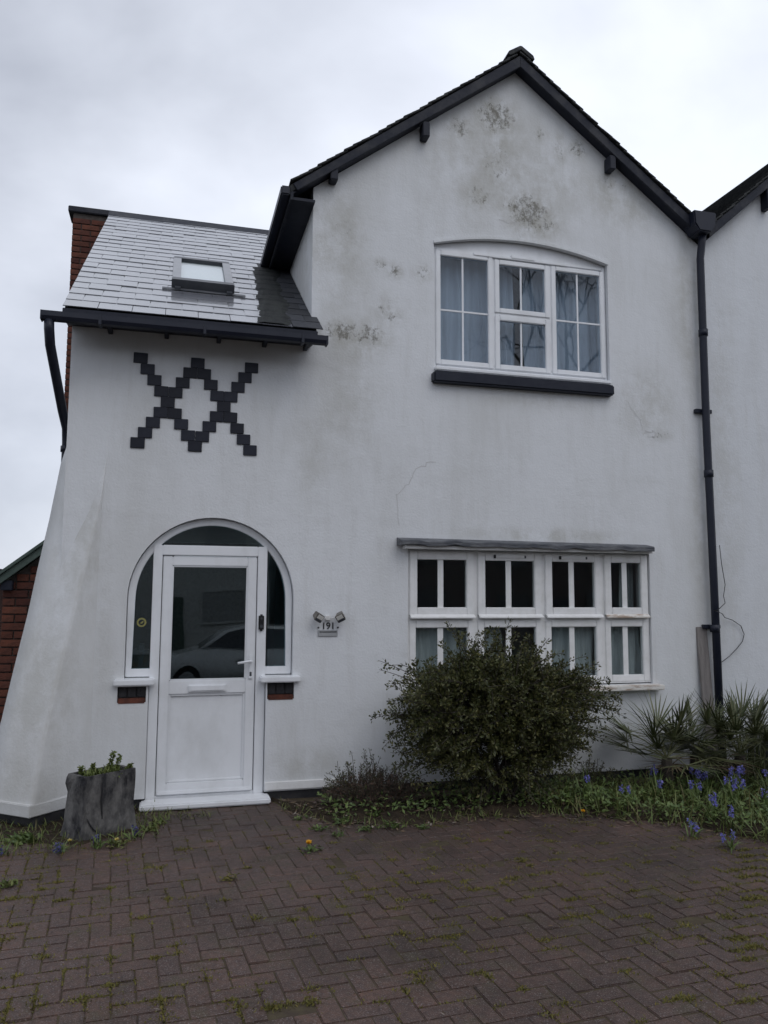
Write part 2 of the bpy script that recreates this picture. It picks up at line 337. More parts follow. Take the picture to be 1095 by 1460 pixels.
dw = tag(obj_np('driveway', V_, F_, m_sand), kind='structure')
# herringbone blocks, 200 x 100 mm
BL, BW, ROT = .2, .1, R(4)
bm0 = MB().box(-.098, .098, -.048, .048, -.05, 0).mesh('paving_brick', .004, mats=(m_paver,))
blocks = []
for i in range(-70, 95):
    for j in range(-85, 25):
        k = (i-j) % 4
        if k == 0: c = ((i+1)*BW, (j+.5)*BW, 0)
        elif k == 3: c = ((i+.5)*BW, (j+1)*BW, 1)
        else: continue
        x = c[0]*math.cos(ROT)-c[1]*math.sin(ROT); y = c[0]*math.sin(ROT)+c[1]*math.cos(ROT)
        if -2.6 < x < 6.3 and -6.6 < y < -.10: blocks.append((x, y, c[2]))
def pix(p):
    v = Vector(p)-Vector((0, -6.73, 1.695)); d = v.dot(F)
    if d < .1: return (-9, -9, 0)
    return (547.5+1120*v.dot(RX)/d, 730-1120*v.dot(UX)/d, d)
vis = []
for b_ in blocks:
    u, v, d = pix((b_[0], b_[1], 0))
    if 0 < u < 1095 and 0 < v < 1455: vis.append((d, b_))
vis.sort(); near = set(id(b_) for d, b_ in vis[:300]); far = MB()
for b_ in blocks:
    z = undul(b_[0], b_[1])+random.gauss(0, .0016)-(.003 if random.random() < .08 else 0); rz = ROT+(math.pi/2 if b_[2] else 0)+random.gauss(0, .014)
    tl = (random.gauss(0, .008), random.gauss(0, .008))
    if id(b_) in near: piece('paving_brick', bm0, dw, (b_[0], b_[1], z), (tl[0], tl[1], rz))
    else:
        M_ = Matrix.Translation((b_[0], b_[1], z)) @ Matrix.Rotation(rz, 4, 'Z') @ Matrix.Rotation(tl[0], 4, 'X') @ Matrix.Rotation(tl[1], 4, 'Y')
        a, w_, e = .098, .048, .004
        P = [(-a,-w_,-.03),(a,-w_,-.03),(a,w_,-.03),(-a,w_,-.03),(-a,-w_,-e),(a,-w_,-e),(a,w_,-e),(-a,w_,-e),(-a+e,-w_+e,0),(a-e,-w_+e,0),(a-e,w_-e,0),(-a+e,w_-e,0)]
        far.add([tuple(M_ @ Vector(p)) for p in P], [(0,1,5,4),(1,2,6,5),(2,3,7,6),(3,0,4,7),(4,5,9,8),(5,6,10,9),(6,7,11,10),(7,4,8,11),(8,9,10,11)])
tag(far.build('paving_bricks', m_paver2, dw), kind='stuff')

# ------------------------------------------------------------------ the house
HOUSE = empty('house', (2.2, 0, 0), 'white rendered house with dark gable roof, arched front door and black tile pattern', 'house')
SL = .745; AX, AZ = 3.145, 7.02; EX = .913
def roofz(x): return AZ-SL*abs(x-AX)
NX = 5.19
DC = (.34, 1.655)
def uarch(x, drop=0.):            # segmental head over the upper window
    u = (x-3.205)/.915; return 5.125-.125*u*u-drop
up_hole = [(2.29, 3.79)]+[(2.29+1.83*i/18, uarch(2.29+1.83*i/18)) for i in range(19)]+[(4.12, 3.79)]
low_hole = [(2.04, .86), (2.04, 2.11), (4.50, 2.11), (4.50, .86)]
recL = [(-.385, .825), (-.385, .95), (-.165, .95), (-.165, .825)]; recR = [(.81, .82), (.81, .955), (1.035, .955), (1.035, .82)]
outer = [(-.852, .07), (-.148, .07), (-.148, 1.0), (-.34, 1.0)]+arc(DC[0], DC[1], .68, 180, 0, 28)+[(1.02, 1.0), (.80, 1.0), (.80, .07), (NX, .07), (NX, roofz(NX)-.16), (AX, AZ-.15), (1.137, roofz(1.137)-.15), (1.137, 4.02), (-.852, 4.02)]
front = wall_mesh('wall', outer, [up_hole, low_hole, recL, recR], 0, .24, m_wall, HOUSE)
# other walls that close the house
wl = MB().box(-.850, -.61, .241, 6.9, .07, 4.1)
wl.prismx([(.242, 4.1), (3.3, 6.38), (6.9, 4.1)], -.849, -.612)
wl.build('wall', m_wall, HOUSE)
MB().box(1.138, 1.30, .241, 5.5, 3.98, roofz(1.14)-.14).build('wall', m_wall, HOUSE)
MB().box(-.84, 5.4, 6.901, 7.1, 0, 2.16).box(-.84, 5.4, 6.901, 7.1, 2.52, 5.9).box(-.84, .05, 6.901, 7.1, 2.161, 2.519).box(1.43, 5.4, 6.901, 7.1, 2.161, 2.519).build('wall', m_mortar, HOUSE)
MB().box(.06, 1.42, 6.98, 6.986, 2.161, 2.519).build('added_hall_pane', m_glass, HOUSE)  # unseen high rear opening and its pane, added to light the hall
MB().box(5.30, 5.5, .3, 6.9, 0, 5.6).build('wall', m_room, HOUSE)
# inside: floors and partitions so the rooms read as rooms
MB().box(-.60, 5.29, .245, 6.89, 2.55, 2.75).build('floor', m_room, HOUSE)
MB().box(-.60, 5.29, .245, 6.89, -.06, .03).build('floor', m_room, HOUSE)
MB().box(1.45, 1.55, .245, 6.89, .031, 2.549).build('partition', m_room, HOUSE)
MB().box(1.31, 5.29, 3.5, 3.6, .031, 2.549).build('partition', m_room, HOUSE)
MB().box(1.31, 5.29, 3.5, 3.6, 2.751, 5.3).build('partition', m_room, HOUSE)
# plinth and render lip
MB().box(-.845, -.15, .02, .25, -.12, .068).box(.802, NX-.002, .02, .25, -.12, .068).build('plinth', m_plinth, HOUSE, .004)
MB().box(.803, 1.42, -.014, .001, .078, .150).build('render_lip', m_paint, HOUSE, .006)
# diagonal corner buttress, battered
Aprof = [(2.78, .0), (2.55, .018), (2.3, .056), (1.9, .128), (1.527, .19), (1.098, .262), (.652, .332), (.30, .368), (.12, .385), (.075, .387)]
Bprof = [(3.0, .02), (2.78, .07), (2.3, .13), (1.9, .19), (1.527, .24), (1.098, .31), (.652, .378), (.30, .415), (.12, .43), (.075, .432)]
def interp(pr, z):
    for (z1, t1), (z0, t0) in zip(pr, pr[1:]):
        if z0 <= z <= z1: return t0+(t1-t0)*(z-z0)/(z1-z0)
    return pr[0][1] if z > pr[0][0] else pr[-1][1]
bt = MB(); zs = [2.98, 2.78, 2.5, 2.3, 2.1, 1.9, 1.7, 1.527, 1.3, 1.098, .85, .652, .45, .30, .12, .075]; rows = []
for z in zs:
    ta, tb = interp(Aprof, z) if z < 2.78 else 0., interp(Bprof, z)
    A = (-.541-ta, -ta-.001); B = (-.852-tb, .33-tb)
    mid = ((A[0]*2+B[0])/3, (A[1]*2+B[1])/3); mid2 = ((A[0]+2*B[0])/3, (A[1]+2*B[1])/3)
    e_ = min(.035, ta*.3); cut_ = e_*.45
    A0 = (A[0]+e_*.7, A[1]+e_*.7); A1 = (A[0]+cut_*.05, A[1]+cut_*.62); A2 = (A[0]-e_*.7, A[1]+e_*.7)
    rows.append([(-.541, .03), A0, A1, A2, mid, mid2, B, (-.845, .337)])
for rr, z in zip(rows, zs): bt.v += [(x, y, z) for x, y in rr]
n_ = 8
for i in range(len(zs)-1):
    for j in range(n_-1): bt.f.append((i*n_+j, i*n_+j+1, (i+1)*n_+j+1, (i+1)*n_+j))
bt.f.append(tuple(range(n_))); bt.f.append(tuple((len(zs)-1)*n_+j for j in range(n_)))
BUT = bt.build('buttress', m_butt, HOUSE)
for p_ in BUT.data.polygons: p_.use_smooth = len(p_.vertices) == 4
lp = MB()
o_ = [(-.541+.0, -.002), (-.541-.392, -.392-.006), (-.852-.436, .33-.436-.004), (-.87, .335)]
lp.prismz([(-.53, .01), o_[1], o_[2], (-.85, .34)], .076, .165)
lp.build('render_lip', m_butt, BUT, .006)
MB().prismz([(-.53, .02), (-.90, -.35), (-1.25, -.07), (-.85, .34)], -.12, .074).build('plinth', m_plinth, BUT)

# black tile pattern over the door: half-bonded lattice, 9 rows
tile_me = MB().box(-.0570, .0570, -.012, .006, -.0445, .0445).mesh('tile', .003, mats=(m_blacktile,))
lat = {0: (0, 8, 16), 1: (1, 7, 9, 15), 2: (2, 6, 10, 14), 3: (3, 5, 11, 13), 4: (4, 12)}
for r_ in range(9):
    for u in lat[min(r_, 8-r_)]:
        x = -.303+u*.0577+random.gauss(0, .0012); z = 3.660-r_*.0903+random.gauss(0, .0012)-.012*u/16
        piece('tile', tile_me, front, (x, -.002, z), (0, random.gauss(0, .006), 0), (1, 1, 1))
# cracks in the render, drawn as thin darker strips
def crack(pts, w):
    q = []
    for a, b in zip(pts, pts[1:]):
        for k in range(5): q.append((a[0]+(b[0]-a[0])*k/5+random.gauss(0, .008), a[1]+(b[1]-a[1])*k/5+random.gauss(0, .008)))
    mb = MB()
    for a, b in zip(q, q[1:]):
        d = Vector((b[0]-a[0], b[1]-a[1])).normalized(); nx, nz = -d.y*w, d.x*w
        mb.add([(a[0]-nx, -.0015, a[1]-nz), (b[0]-nx, -.0015, b[1]-nz), (b[0]+nx, -.0015, b[1]+nz), (a[0]+nx, -.0015, a[1]+nz)], [(0, 1, 2, 3)])
    mb.build('crack', m_crack, front)
m_crack = mat('crack_line', (.50, .495, .485), .9, (.60, .60, .60), 9, 4)
crack([(2.30, 2.91), (2.13, 2.85), (2.04, 2.70), (1.935, 2.59), (1.96, 2.23)], .0026)
crack([(4.28, 3.63), (4.44, 3.44), (4.47, 3.3)], .0022); crack([(4.47, 3.29), (4.53, 3.335), (4.62, 3.31), (4.58, 3.26), (4.5, 3.27)], .0025)
crack([(3.17, 5.14), (3.16, 5.3), (2.9, 5.31)], .0022)

# ---- left lower roof of slates
Y0, Z0, Y1, Z1 = -.30, 3.944, 3.30, 6.452; PIT = math.atan2(Z1-Z0, Y1-Y0); LEN = math.hypot(Y1-Y0, Z1-Z0)
def roofp(x, s, h=0.): return Vector((x, Y0+s*math.cos(PIT)-h*math.sin(PIT), Z0+s*math.sin(PIT)+h*math.cos(PIT)))
rf = MB(); q = [roofp(0, 0.02, -.012), roofp(0, LEN, -.012), roofp(0, LEN, -.09), roofp(0, .02, -.07)]
rf.prismx([(p.y, p.z) for p in q], -.878, 1.136)
ROOF = rf.build('roof', m_blackw, HOUSE)
MB().prismx([(3.31, 6.36), (3.31, 6.44), (6.95, 4.1), (6.95, 4.0)], -.878, 1.3).build('roof_slope', m_tile, ROOF)
G, SW = .199, .26
full = MB().box(-SW/2+.0022, SW/2-.0022, 0, .34, 0, .007).mesh('slate', .0012, mats=(m_slate,))
half = MB().box(-SW/4+.0022, SW/4-.0022, 0, .34, 0, .007).mesh('slate', .0012, mats=(m_slate,))
full_m = full.copy(); full_m.materials[0] = m_slaterefl; half_m = half.copy(); half_m.materials[0] = m_slaterefl
nrow = int(LEN/G)
for r_ in range(nrow):
    x = -.892; first = r_ % 2
    while x < 1.13:
        w = SW/2 if (first and x < -.85) else SW
        w = SW/2 if x+w > 1.2 and w == SW else w
        cx = x+w/2
        moss = cx > .86 and r_*G < 2.2  # darker slates: reflection of dark soffit and cheek put into colour, with some moss
        s = r_*G-.012
        p = roofp(cx, s, .004); tl = .022
        cut = 1
        if cx+w/2 > 1.136 and s > .3: cut = max(.1, (1.134-x)/w); p = roofp(x+w*cut/2, s, .004)
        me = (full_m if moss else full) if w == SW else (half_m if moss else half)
        o = piece('slate', me, ROOF, p+Vector((0, 0, random.gauss(0, .0012))), (PIT-tl+random.gauss(0, .0022), random.gauss(0, .0015), random.gauss(0, .003)), (cut, 1, 1))
        x += w
# moss and silt washed down below the upper eaves (a crust with its own shape)
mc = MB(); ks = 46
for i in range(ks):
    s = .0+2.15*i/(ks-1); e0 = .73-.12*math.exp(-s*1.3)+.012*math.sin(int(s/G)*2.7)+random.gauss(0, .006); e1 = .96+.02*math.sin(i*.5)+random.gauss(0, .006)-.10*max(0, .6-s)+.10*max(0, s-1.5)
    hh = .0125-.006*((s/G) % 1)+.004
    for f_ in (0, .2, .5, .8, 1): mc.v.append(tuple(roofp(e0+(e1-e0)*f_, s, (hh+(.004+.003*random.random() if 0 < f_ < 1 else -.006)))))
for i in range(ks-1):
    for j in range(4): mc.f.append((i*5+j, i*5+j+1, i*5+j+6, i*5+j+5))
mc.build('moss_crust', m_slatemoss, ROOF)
MB().prismx([(Y1-.16, Z1-.10), (Y1, Z1+.045), (Y1+.16, Z1-.10), (Y1+.15, Z1-.13), (Y1, Z1-.02), (Y1-.15, Z1-.13)], -.90, 1.2).build('ridge', m_blackw, ROOF, .008)
# dark eaves: soffit, fascia, rafter feet
MB().prismx([(-.29, 3.845), (-.29, 3.865), (-.002, 3.905), (-.002, 3.885)], -.885, 1.135).build('soffit', m_black, HOUSE)
MB().box(-.89, 1.14, -.315, -.291, 3.835, 3.925).build('fascia', m_black, HOUSE, .003)
for x in (-.55, -.1, .33, .72, 1.08): MB().box(x-.018, x+.018, -.20, -.004, 3.84, 3.876).build('rafter_foot', m_black, HOUSE, .003)
# gutter: half round on brackets
GZ = 3.862
gp = [(-.318, 0), (-.318, -.04), (-.333, -.066), (-.362, -.076), (-.391, -.066), (-.406, -.04), (-.406, 0), (-.397, 0), (-.397, -.038), (-.386, -.056), (-.362, -.065), (-.338, -.056), (-.328, -.038), (-.328, 0)]
gut = MB().prismx([(y, GZ+z) for y, z in gp], -1.03, 1.21); gut.box(-1.035, -1.026, -.405, -.319, GZ-.07, GZ+.001).box(1.2, 1.215, -.405, -.319, GZ-.072, GZ+.002)
GUT = gut.build('gutter', m_pipe, HOUSE)
for x in (-.6, .2, 1.0): MB().box(x-.012, x+.012, -.412, -.315, GZ-.082, GZ+.004).build('gutter_bracket', m_pipe, GUT, .004)
# left downpipe with swan neck
LP = MB().tube([(-.975, -.362, 3.80), (-.972, -.36, 3.73), (-.968, -.30, 3.62), (-.925, .22, 3.22), (-.905, .37, 3.10), (-.902, .40, 2.98), (-.902, .40, .2)], .038, 12).build('downpipe', m_pipe, HOUSE, smooth=True)
for z in (2.95, 2.60): MB().tube([(-.902, .40, z), (-.902, .40, z-.05)], .048, 12).build('pipe_collar', m_pipe, LP, smooth=True)

# ---- gable roof
roofL = MB().prism([(EX, roofz(EX)-.05), (AX, AZ-.05), (AX, AZ-.13), (EX, roofz(EX)-.115)], -.115, 7.2)
GR = roofL.build('gable_roof', m_tile, HOUSE)
MB().prism([(AX, AZ-.05), (NX+.02, roofz(NX+.02)-.05), (NX+.02, roofz(NX+.02)-.13), (AX, AZ-.13)], -.115, 7.2).build('roof_slope', m_tile, GR)
# verge tiles, each course one tile
a_ = math.atan(SL)
vt = MB().box(0, .135, -.08, .085, -.001, .016).mesh('roof_tile', .003, mats=(m_tile,))
nt_ = 27
for sgn, x_end in ((-1, EX), (1, NX-.02)):
    ln = abs(x_end-AX)/math.cos(a_); k = int(ln/.1)
    for i in range(k):
        s = ln-i*.1 if sgn < 0 else ln-i*.1
        x = AX+sgn*s*math.cos(a_); z = AZ-s*math.sin(a_)-.032
        for row, (dy, dz) in enumerate(((-.062, 0), (.105, .001))):
            o = piece('roof_tile', vt, GR, (x, dy-.0+random.gauss(0, .004), z+dz+random.gauss(0, .0025)), (0, (-a_+R(5)) if sgn < 0 else (math.pi+a_-R(5)), 0) if sgn < 0 else (math.pi, (a_-R(5))+math.pi, 0))
# top covering of the slopes (tile courses behind the verge)
for sgn, x_end in ((-1, EX), (1, NX)):
    mb = MB(); ln = abs(x_end-AX)/math.cos(a_); k = int(ln/.1)
    for i in range(k):
        s1 = ln-i*.1; s0 = s1-.11
        P = lambda s, h: (AX+sgn*s*math.cos(a_)+sgn*h*math.sin(a_), AZ-s*math.sin(a_)-.04+h*math.cos(a_))
        mb.prism([P(s1, .016), P(s0, .004), P(s0, -.01), P(s1, 0)], .185, 7.2)
    tag(mb.build('tile_courses', m_tile, GR), kind='stuff')
for i in range(16):
    y = -.15+i*.45
    if y > 1.2: break
    MB().prism([(AX-.145, AZ-.085), (AX-.13, AZ-.045), (AX-.01, AZ+.032), (AX+.01, AZ+.032), (AX+.13, AZ-.045), (AX+.145, AZ-.085), (AX+.11, AZ-.085), (AX, AZ-.01), (AX-.11, AZ-.085)], y, y+.44).build('ridge_tile', m_tile, GR, .004)
# bargeboards
bb = .118
MB().prism([(EX+.02, roofz(EX+.02)-.055), (AX, AZ-.055), (AX, AZ-.055-bb), (EX+.06, roofz(EX+.06)-.055-bb+.03)], -.128, -.10).build('bargeboard', m_blackw, GR, .004)
MB().prism([(AX+.001, AZ-.055), (NX-.05, roofz(NX-.05)-.055), (NX-.05, roofz(NX-.05)-.055-bb), (AX+.001, AZ-.055-bb)], -.126, -.099).build('bargeboard', m_blackw, GR, .004)
# verge undercloak / soffit
MB().prism([(EX+.03, roofz(EX+.03)-.12), (AX, AZ-.135), (AX, AZ-.155), (EX+.03, roofz(EX+.03)-.14)], -.098, -.002).build('verge_soffit', m_black, GR)
MB().prism([(AX, AZ-.135), (NX-.05, roofz(NX-.05)-.135), (NX-.05, roofz(NX-.05)-.155), (AX, AZ-.155)], -.098, -.002).build('verge_soffit', m_black, GR)
for (x, z) in ((2.180, 6.03), (1.307, 5.474), (4.145, 6.007)):
    MB().prism([(x-.034, z-.055), (x+.034, z-.055), (x+.034, z+.09), (x-.034, z+.09)], -.118, -.004).build('purlin_end', m_black, GR, .006)
# side eaves of the gable over the slates: soffit, fascia, gutter
MB().box(EX+.03, 1.137, -.098, 5.6, roofz(EX)-.175, roofz(EX)-.15).build('soffit', m_black, GR)
MB().box(EX, EX+.028, -.112, 5.6, roofz(EX)-.185, roofz(EX)-.06).build('fascia', m_blackw, GR, .003)
MB().box(EX-.085, EX-.002, -.12, 5.6, roofz(EX)-.145, roofz(EX)-.06).build('gutter', m_pipe, GR, .012)
# rear brick wall and coping left of the slate roof
RB = MB().box(-1.34, -.62, 3.475, 3.75, 0, 6.49).build('brick_wall', m_mortar, HOUSE)
bk = MB().box(-.1055, .1055, -.012, .05, -.0315, .0315).mesh('brick', .003, mats=(m_brick,)); bkh = MB().box(-.0505, .0505, -.012, .05, -.0315, .0315).mesh('brick', .003, mats=(m_brick,))
def bricks(parent, x0, x1, z0, z1, y):
    r_ = 0; z = z0
    while z+.0375 < z1:
        x = x0
        if r_ % 2: piece('brick', bkh, parent, (x+.052, y, z+.0375)); x += .1125
        while x+.1 < x1:
            w = .2235
            if x+w <= x1+.02: piece('brick', bk, parent, (x+w/2-.004, y+random.gauss(0, .001), z+.0375), (0, random.gauss(0, .004), 0)); x += w
            else: piece('brick', bkh, parent, (x+.052, y, z+.0375)); x += .1125
        z += .075; r_ += 1
bricks(RB, -1.345, -.72, 2.6, 6.42, 3.47)
MB().box(-1.40, 1.2, 3.43, 3.80, 6.491, 6.565).build('coping', m_blackw, RB, .008)
# rear block seen as silhouette: side return of the brick wall
MB().box(-1.34, -.62, 3.751, 6.9, 0, 6.3).build('brick_wall', m_brick, HOUSE)

# ---- rooflight
rlm = MB()
def on_roof(mb, x0, x1, s0, s1, h0, h1):
    P = [roofp(x, s, h) for h in (h0, h1) for (x, s) in ((x0, s0), (x1, s0), (x1, s1), (x0, s1))]
    mb.add(P, [(0,3,2,1),(4,5,6,7),(0,1,5,4),(1,2,6,5),(2,3,7,6),(3,0,4,7)]); return mb
RL = on_roof(on_roof(on_roof(on_roof(MB(), -.075, -.005, .93, 1.87, .01, .085), .405, .475, .93, 1.87, .01, .085), -.075, .475, 1.80, 1.88, .011, .092), -.08, .48, .86, .955, .011, .098).build('rooflight', m_grey, HOUSE, .006)
on_roof(MB(), -.004, .404, .956, 1.80, .060, .068).build('pane', m_rlglass, RL)
on_roof(MB(), -.004, .404, .956, 1.80, .050, .054).build('pane_backing', m_backing, RL)  # white sheet added close under the glass to brighten it like reflected sky
on_roof(MB(), -.073, -.0, .97, 1.80, .0855, .092).build('cladding', m_zinc, RL, .002); on_roof(MB(), .40, .473, .97, 1.80, .0855, .092).build('cladding', m_zinc, RL, .002)
on_roof(MB(), -.16, .58, .80, .86, .017, .021).build('flashing', m_lead, RL)
on_roof(MB(), -.05, .0, .80, .86, .02, .04).build('clip', m_grey, RL); on_roof(MB(), .41, .46, .80, .86, .02, .04).build('clip', m_grey, RL)

# ---- valley hopper and party downpipe
HP = MB().prism([(5.0, 5.60), (5.27, 5.60), (5.25, 5.45), (5.20, 5.385), (5.06, 5.385), (5.01, 5.46)], -.21, -.015).build('hopper', m_pipe, HOUSE, .012)
DP = MB().tube([(5.165, -.12, 5.42), (5.160, -.10, 5.30), (5.155, -.075, 5.15), (5.15, -.075, 3.4), (5.165, -.075, 2.0), (5.18, -.075, -.1)], .038, 14).build('downpipe', m_pipe, HOUSE, smooth=True)
for z in (4.4, 2.95, 1.42): MB().tube([(5.155, -.075, z), (5.156, -.075, z-.07)], .046, 14).build('pipe_collar', m_pipe, DP, smooth=True)
for z in (3.56, 1.40): MB().box(5.06, 5.25, -.045, -.001, z-.02, z+.02).build('pipe_bracket', m_pipe, DP, .004)

# ---- upper window
YW = .045
UW = MB().frame(2.295, 4.115, 3.80, 4.98, .032, YW, YW+.07).box(2.327, 4.083, YW+.001, YW+.069, 3.832, 3.86).box(2.893, 2.925, YW, YW+.07, 3.86, 4.948).box(3.492, 3.524, YW, YW+.07, 3.86, 4.948).build('window', m_upvc, HOUSE, .004)
UW['label'] = 'white upstairs casement window with shallow arched head'
def light(par, x0, x1, z0, z1, w, bars_v=(), bars_h=(), yf=None, g=m_glass, m_=m_upvc, bw=.009, name='casement'):
    yf = YW-.012 if yf is None else yf
    MB().frame(x0, x1, z0, z1, w, yf, yf+.055).build(name, m_, par, .006)
    for b in bars_v: MB().box(b-bw, b+bw, yf+.018, yf+.030, z0+w-.002, z1-w+.002).build('glazing_bar', m_, par, .002)
    for b in bars_h: MB().box(x0+w-.002, x1-w+.002, yf+.0175, yf+.0305, b-bw, b+bw).build('glazing_bar', m_, par, .002)
    xs = [x0+w]+list(bars_v)+[x1-w]; zs_ = [z0+w]+list(bars_h)+[z1-w]
    for i in range(len(xs)-1):
        for j in range(len(zs_)-1):
            t1 = random.gauss(0, .0015)
            MB().box(xs[i]+(.0 if i == 0 else bw), xs[i+1]-(0 if i == len(xs)-2 else bw), yf+.022, yf+.026, zs_[j]+(0 if j == 0 else bw), zs_[j+1]-(0 if j == len(zs_)-2 else bw)).build('pane', g, par)
LUW = dict(g=m_uglass)
light(UW, 2.318, 2.900, 3.838, 4.952, .050, (2.596,), (4.372,), **LUW)
light(UW, 2.918, 3.499, 4.395, 4.930, .050, (3.20,), (), **LUW)
light(UW, 2.918, 3.499, 3.838, 4.372, .050, (3.197,), (), **LUW)
light(UW, 3.517, 4.100, 3.838, 4.935, .050, (3.808,), (4.386,), **LUW)
MB().box(2.926, 3.491, YW, YW+.06, 4.374, 4.394).build('transom', m_upvc, UW)
hd = [(2.295+1.82*i/16, uarch(2.295+1.82*i/16, .006)) for i in range(17)]
MB().prism([(2.295, 4.981)]+hd+[(4.115, 4.981)], YW+.012, YW+.06).build('arched_panel', m_upvc, UW)
MB().box(2.70, 3.70, YW-.02, YW+.02, 4.938, 4.966).build('head_trim', m_upvc, UW, .004); MB().box(3.09, 3.34, YW-.026, YW, 4.95, 4.985).build('trickle_vent', m_upvc, UW, .004)
MB().box(2.29, 4.12, -.03, YW+.03, 3.765, 3.80).build('sill', m_upvc, UW, .008)
MB().box(2.262, 4.118, -.085, .05, 3.640, 3.742).build('lower_sill', m_black, UW, .014)
# drip edge along the arch
do = [(2.285+1.84*i/20, uarch(2.285+1.84*i/20, -.018)) for i in range(21)]; di = [(x, uarch(x, .008)) for x, z in do]
MB().ring(do, di, -.014, .03).build('drip_mould', m_wall, UW)
# net curtains upstairs
def curtain(name, par, x0, x1, z0, z1, y, m_, amp=.018, wl_=.11, gather=0.):
    nx = int((x1-x0)/.016); V_ = []; F_ = []; ph = random.random()*6
    for k in range(7):
        z = z0+(z1-z0)*k/6
        for i in range(nx+1):
            x = x0+(x1-x0)*i/nx; a = amp*(1-.25*k/6)
            V_.append((x+.01*math.sin(x*31+k), y+a*math.sin(2*math.pi*x/wl_+ph+.4*math.sin(x*7)+.2*k/6)+.4*a*math.sin(x*23+ph), z))
    for k in range(6):
        for i in range(nx): F_.append((k*(nx+1)+i, k*(nx+1)+i+1, (k+1)*(nx+1)+i+1, (k+1)*(nx+1)+i))
    o = obj_np(name, V_, F_, m_, par); o.data.polygons.foreach_set('use_smooth', [True]*len(F_)); return o
curtain('curtain', UW, 2.30, 3.02, 3.80, 5.05, .22, m_net)
curtain('curtain', UW, 3.00, 3.22, 3.80, 5.05, .24, m_net, .03, .07)
curtain('curtain', UW, 3.30, 4.12, 3.80, 5.05, .24, m_net, .02, .12)
MB().box(2.2, 4.2, .14, .34, 3.755, 3.79).build('inner_sill', m_paint, UW)

# ---- lower window, four columns by two rows
YL = .03
LW = MB().box(2.045, 2.075, YL, YL+.09, .87, 2.10).box(4.47, 4.497, YL, YL+.09, .87, 2.10).box(2.075, 4.47, YL+.001, YL+.089, 2.07, 2.10).box(2.075, 4.47, YL+.001, YL+.089, .87, .90).box(2.075, 4.47, YL, YL+.09, 1.455, 1.505)
for x in (2.695, 3.372, 3.998): LW.box(x-.022, x+.022, YL+.002, YL+.088, .90, 2.07)
LW = LW.build('window', m_paint, HOUSE, .004); LW['label'] = 'white wooden downstairs window of eight twin-pane sashes'
cols = [(2.060, 2.677, 2.358), (2.714, 3.354, 3.024), (3.390, 3.982, 3.670), (4.014, 4.482, 4.238)]
for ci, (x0, x1, xb) in enumerate(cols):
    light(LW, x0, x1, 1.512, 2.088, .073, (xb,), (), yf=YL-.018, m_=m_paint, bw=.027, name='sash')
    light(LW, x0, x1, .885, 1.465, .062, (xb,), (), yf=YL-.008, m_=m_paint, bw=.027, name='sash')
    MB().prismx([(YL-.018, 1.525), (YL-.055, 1.500), (YL-.055, 1.486), (YL-.018, 1.492)], x0+.002, x1-.002).build('weather_bar', m_oldpaint if ci == 3 else m_paint, LW, .003)
for xb, w in ((3.03, .155), (3.68, .14)):
    TV = MB().box(xb-w, xb+w, YL-.032, YL-.018, 2.040, 2.063).build('trickle_vent', m_paint, LW, .003)
    MB().box(xb-w-.006, xb-w+.012, YL-.036, YL-.018, 2.036, 2.068).build('vent_cap', m_dots, LW, .002); MB().box(xb+w-.012, xb+w+.004, YL-.036, YL-.018, 2.04, 2.064).build('vent_cap', m_grey, LW, .002)
# lead-covered canopy
cn = MB(); kk = 30
for i in range(kk+1):
    x = 1.935+2.53*i/kk; dz = .004*math.sin(i*1.3)+random.gauss(0, .0025)-.012*i/kk
    cn.v += [(x, -.002, 2.205-.012*i/kk), (x, -.135, 2.178+dz), (x, -.145, 2.168+dz), (x, -.145, 2.138+dz*1.5), (x, -.125, 2.132+dz), (x, -.002, 2.135-.006*i/kk)]
for i in range(kk):
    for j in range(6): cn.f.append((i*6+j, i*6+(j+1) % 6, (i+1)*6+(j+1) % 6, (i+1)*6+j))
cn.f += [tuple(range(6)), tuple(kk*6+j for j in range(6))]
cn.build('canopy', m_lead, LW)
MB().box(1.99, 4.49, -.10, .02, 2.104, 2.1315).build('canopy_board', m_paint, LW)
MB().box(1.97, 4.56, -.105, .03, .812, .858).build('sill', m_oldpaint, LW, .006)
for a0, a1 in ((2.12, 2.66), (2.8, 3.0), (3.42, 3.95), (4.02, 4.46)): curtain('curtain', LW, a0, a1, .87, 1.47, .15, m_netg, .012, .08)
curtain('curtain', LW, 4.30, 4.47, .87, 2.05, .24, m_netg, .012, .06)
MB().box(1.7, 4.7, .26, .40, .83, .87).build('inner_sill', m_paint, LW)

# ---- door set
YD = .06
fo = [(-.335, 1.02)]+arc(DC[0], DC[1], .675, 180, 0, 36)+[(1.015, 1.02)]
fi = [(-.288, 1.085)]+arc(DC[0], DC[1], .618, 180, 0, 36)+[(.968, 1.085)]
DF = MB().ring(fo, fi, YD, YD+.08).box(-.334, -.10, YD+.001, YD+.079, 1.02, 1.085).box(.78, 1.014, YD+.001, YD+.079, 1.02, 1.085)
DF.box(-.145, -.072, YD-.01, YD+.08, .035, 2.10).box(.715, .795, YD-.01, YD+.08, .035, 2.10).box(-.072, .715, YD-.009, YD+.079, 2.015, 2.10).box(-.072, .715, YD, YD+.08, .035, .075)
DF = DF.build('door_frame', m_upvc, HOUSE, .005); DF['label'] = 'white arched door frame with glazed side lights and fanlight'
fan = arc(DC[0], DC[1], .645, 43.7, 136.3, 20)
MB().prism([p for p in fan], YD+.03, YD+.036).build('pane', m_dglass, DF)
sL = [(-.305, 1.06), (-.13, 1.06), (-.13, 2.10)]+[p for p in arc(DC[0], DC[1], .645, 136.5, 180, 12)]
MB().prism(sL, YD+.03, YD+.036).build('pane', m_dglass, DF)
